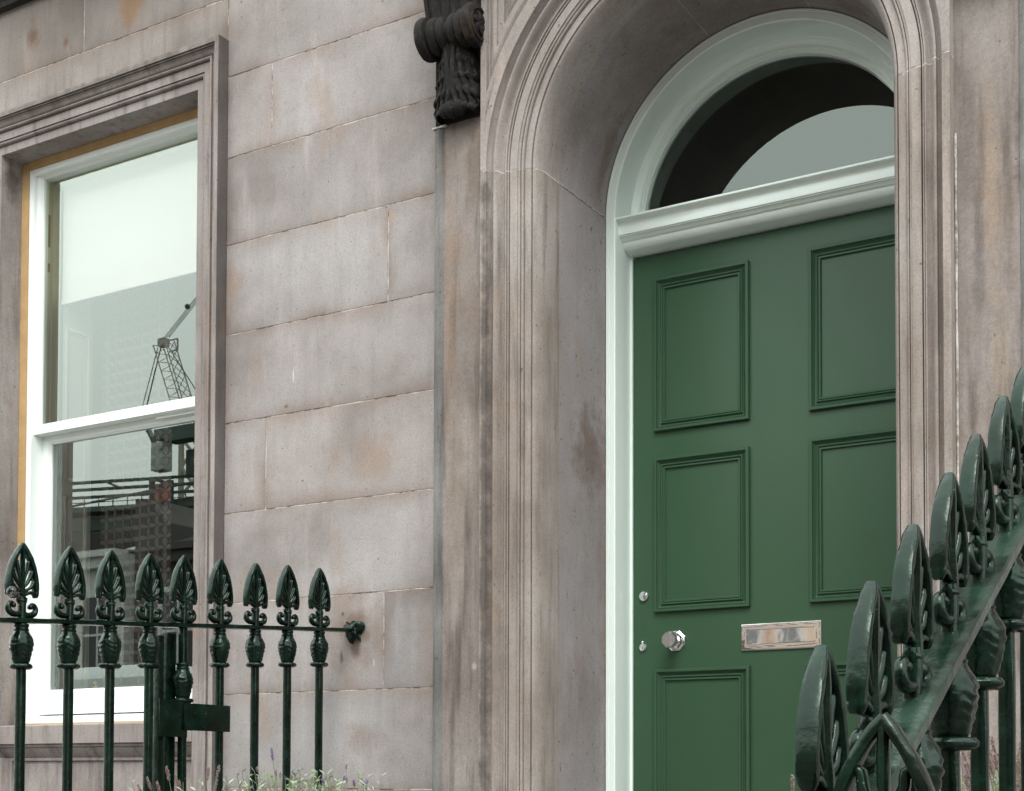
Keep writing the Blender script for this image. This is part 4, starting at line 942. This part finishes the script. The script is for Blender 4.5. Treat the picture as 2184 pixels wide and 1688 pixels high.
# unfinished block on the building site behind
sb = empty('site_building', (-46, -40, .2), label='dark unfinished concrete block on the building site behind the roofs', category='building'); ob = Matrix.Translation(-Vector(sb.location))
m = MB(); m.box(-75, -31, -46, -38.2, 0, 13.0); o = m.build('wall', M['darkwall'], sb, 30); o.matrix_parent_inverse = ob
for k in range(9): m = MB(); m.box(-60+k*3, -58.6+k*3, -38.25, -38.18, 9.6, 11.4); o = m.build('window', M['vandark'], sb, 0); o.matrix_parent_inverse = ob
# green steel gantry on the building site behind
ga = empty('steel_gantry', (-43, -37, .2), label='dark green steel gantry with decks and handrails rising over the roofs', category='gantry'); og = Matrix.Translation(-Vector(ga.location))
def gad(mb, nm, mt=M['steel']): o = mb.build(nm, mt, ga, 30); o.matrix_parent_inverse = og; return o
YG = -35
def gbar(nm, *bars):
    m = MB()
    for p, q, w in bars: m.bar(p, q, w)
    gad(m, nm)
gbar('beam', ((-50, YG+1.9, 13.27), (-34, YG-2.4, 13.27), .11)); gbar('beam', ((-50, YG+1.9, 12.98), (-34, YG-2.4, 12.98), .11))
gbar('beam', ((-50, YG-.6, 13.22), (-34, YG-4.9, 13.22), .11))
gbar('brace', ((-42.0, YG, 13.2), (-41.5, YG-.2, 12.98), .09)); gbar('brace', ((-40.0, YG-.5, 13.2), (-39.2, YG-.8, 12.95), .12))
for x_, w_, t_ in ((-40.17, .17, 13.25), (-39.2, .20, 13.1), (-46.3, .2, 13.2), (-35.5, .2, 13.2)): gbar('post', ((x_, YG-.7, 8), (x_, YG-.7, t_), w_))
m = MB(); m.bar((-50, YG+1.6, 12.16), (-34, YG-2.7, 12.16), .9, .20); gad(m, 'deck')
m = MB(); m.bar((-50, YG+1.5, 11.55), (-34, YG-2.8, 11.55), .25, .32); m.bar((-50, YG+1.7, 11.86), (-34, YG-2.6, 11.86), .10, .05); gad(m, 'deck_girder')
m = MB()
for k in range(30):
    x_ = -48+k*.62; y_ = YG+1.6-(x_+50)*.269+.4; m.bar((x_, y_, 12.2), (x_, y_, 12.66), .03)
for z_ in (12.44, 12.66): m.bar((-50, YG+2.0, z_), (-34, YG-2.3, z_), .03)
gad(m, 'handrail')
m = MB(); m.bar((-38.45, YG-1, 13.25), (-38.45, YG-1, 14.25), .22); m.bar((-38.5, YG-1, 14.22), (-36, YG-1, 14.15), .08); m.bar((-38.4, YG-1, 14.05), (-36, YG-1, 13.98), .06); m.bar((-38.15, YG-.9, 13.3), (-37.9, YG-.9, 14.75), .05); m.bar((-37.9, YG-.9, 14.7), (-37.9, YG-.9, 15.0), .09)
m.box(-38.0, -37.55, YG-1.3, YG-.9, 13.35, 13.85); m.box(-37.95, -37.65, YG-1.3, YG-.9, 13.85, 13.95); gad(m, 'winch_frame')
# crane close by: boom, counterweight box
cb = empty('mobile_crane', (-38, -38, .2), label='green crane boom with grey counterweight box hanging below it', category='crane'); oc = Matrix.Translation(-Vector(cb.location))
YC = -35.2
m = MB(); m.box(-39.6, -34, YC-.6, YC, 14.62, 15.02); m.box(-39.0, -34, YC-.6, YC, 14.48, 14.62); m.bar((-40.0, YC-.1, 15.1), (-39.6, YC-.1, 14.45), .16); m.box(-38.2, -34, YC-.8, YC-.7, 15.1, 15.7)
o = m.build('boom', M['steel'], cb, 30); o.matrix_parent_inverse = oc
m = MB(); m.box(-39.75, -39.1, YC-.5, YC, 13.42, 14.52); m.box(-39.35, -39.05, YC, YC+.1, 14.2, 14.5); o = m.build('counterweight', M['cranebox'], cb, 30, .02); o.matrix_parent_inverse = oc
m = MB(); m.box(-34.6, -34.1, YC-.8, YC-.2, 0, 14.6); o = m.build('mast', M['steel'], cb, 30); o.matrix_parent_inverse = oc
tcn = empty('tower_crane', (-62, -60, .2), label='tall luffing tower crane with lattice jib and stay cables', category='crane'); ot = Matrix.Translation(-Vector(tcn.location))
def lattice(m, p, q, w, n, t=.09):
    p, q = Vector(p), Vector(q); d = (q-p).normalized(); a = d.cross(Vector((0, 1, 0))).normalized()*w/2; b = Vector((0, 1, 0))*w/2
    cs = [a+b, a-b, -a-b, -a+b]
    for c in cs: m.bar(p+c, q+c, t*1.6)
    for i in range(n):
        for k in range(4): m.bar(p.lerp(q, i/n)+cs[k], p.lerp(q, (i+1)/n)+cs[(k+1) % 4], t)
def tadd(mb, nm, mt): o = mb.build(nm, mt, tcn, 30); o.matrix_parent_inverse = ot
m = MB(); lattice(m, (-60.4, -60, 22.5), (-63.0, -60, 28.9), .95, 11, .035); tadd(m, 'lattice_jib', M['craneyel'])
m = MB(); lattice(m, (-59.9, -60, 0), (-59.9, -60, 22.5), 1.6, 12, .16); tadd(m, 'mast', M['craneyel'])
m = MB(); m.box(-63.35, -62.8, -60.3, -59.8, 28.7, 29.2); m.bar((-62.5, -60, 28.3), (-61.8, -60, 28.3), .08); m.bar((-61.8, -60, 28.3), (-61.8, -60, 29.0), .08); m.bar((-61.8, -60, 29.0), (-62.6, -60, 29.0), .08); tadd(m, 'jib_head', M['craneyel'])
m = MB()
for k in (0, .22, .44): m.bar((-63.0+k, -60, 29.2), (-59.6+k, -60, 31.9), .035)
m.ball((-61.0, -60, 30.9), .18, 8); m.bar((-63.4, -60, 29), (-65.2, -60, 24), .04); m.bar((-63.2, -60, 28.8), (-64.8, -60, 24), .06); m.bar((-62.6, -60, 28.6), (-60.2, -60, 25.5), .05); tadd(m, 'stay_cable', M['steel'])
cbk = MB(); cbk.tube([(-60+k*5, -12-0*k, 5.3+.35*abs(k-8)/8*k/8+.01*k*k) for k in range(14)], .02, n=6); cbk.build('overhead_cable', M['steel'], None, 30, label='thin dark overhead cable strung along the street', category='cable')
tcn.location.x -= .8
# parked white van whose roof shows in the lower pane
van = empty('parked_van', (-13.0, -7.2, .1), label='white panel van parked at the near kerb of the street', category='van'); ov = Matrix.Translation(-Vector(van.location))
vp_ = [(-16.0, .55), (-16.05, 1.1), (-15.85, 1.35), (-15.3, 2.15), (-14.9, 2.55), (-14.4, 2.72), (-10.4, 2.74), (-10.15, 2.55), (-10.1, .55)]
m = MB(); rows = [[(x, y, z-(.14 if abs(y+7.2) > .85 and z > 2.5 else 0)) for x, z in vp_] for y in (-8.15, -8.0, -7.2, -6.4, -6.25)]
m.grid(rows); m.cap(rows[0]); m.cap(rows[-1]); o = m.build('body', M['vanwhite'], van, 40); o.matrix_parent_inverse = ov
m = MB(); m.add([(-15.82, -8.0, 1.42), (-15.32, -7.95, 2.13), (-15.32, -6.45, 2.13), (-15.82, -6.4, 1.42)], [(0, 1, 2, 3)]); m.box(-15.1, -14.2, -6.26, -6.235, 1.45, 2.15); o = m.build('window', M['vandark'], van, 0); o.matrix_parent_inverse = ov
for x in (-15.1, -11.2):
    for y in (-8.1, -6.3): m = MB(); m.lathe([(.33, -.11), (.36, -.06), (.36, .06), (.33, .11), (.2, .11), (.18, .06)], (x, y, .45), 'y', 24); o = m.build('wheel', M['tyre'], van, 40); o.matrix_parent_inverse = ov
# clear glass ball tied beside the first spearhead
gbm = MB(); gbm.ball((0, 0, 0), .0155, 28)
k_ = NT('clear_glass_ball'); k_.base((.95, .95, .95)); k_.rough(.02); k_.b.inputs['Transmission Weight'].default_value = 1; k_.b.inputs['IOR'].default_value = 1.5
gbe = empty('glass_ornament', (RX+.014, -1.351, 2.037), label='small clear glass ball wired beside the leftmost small spearhead', category='ornament')
gbm.build('glass_ball', k_.m, gbe, 80)
wm = MB(); wm.tube([(0, .010, 0), (0, .018, -.006), (0, .028, -.014)], .0012, n=6); wm.build('wire', M['steel'], gbe)
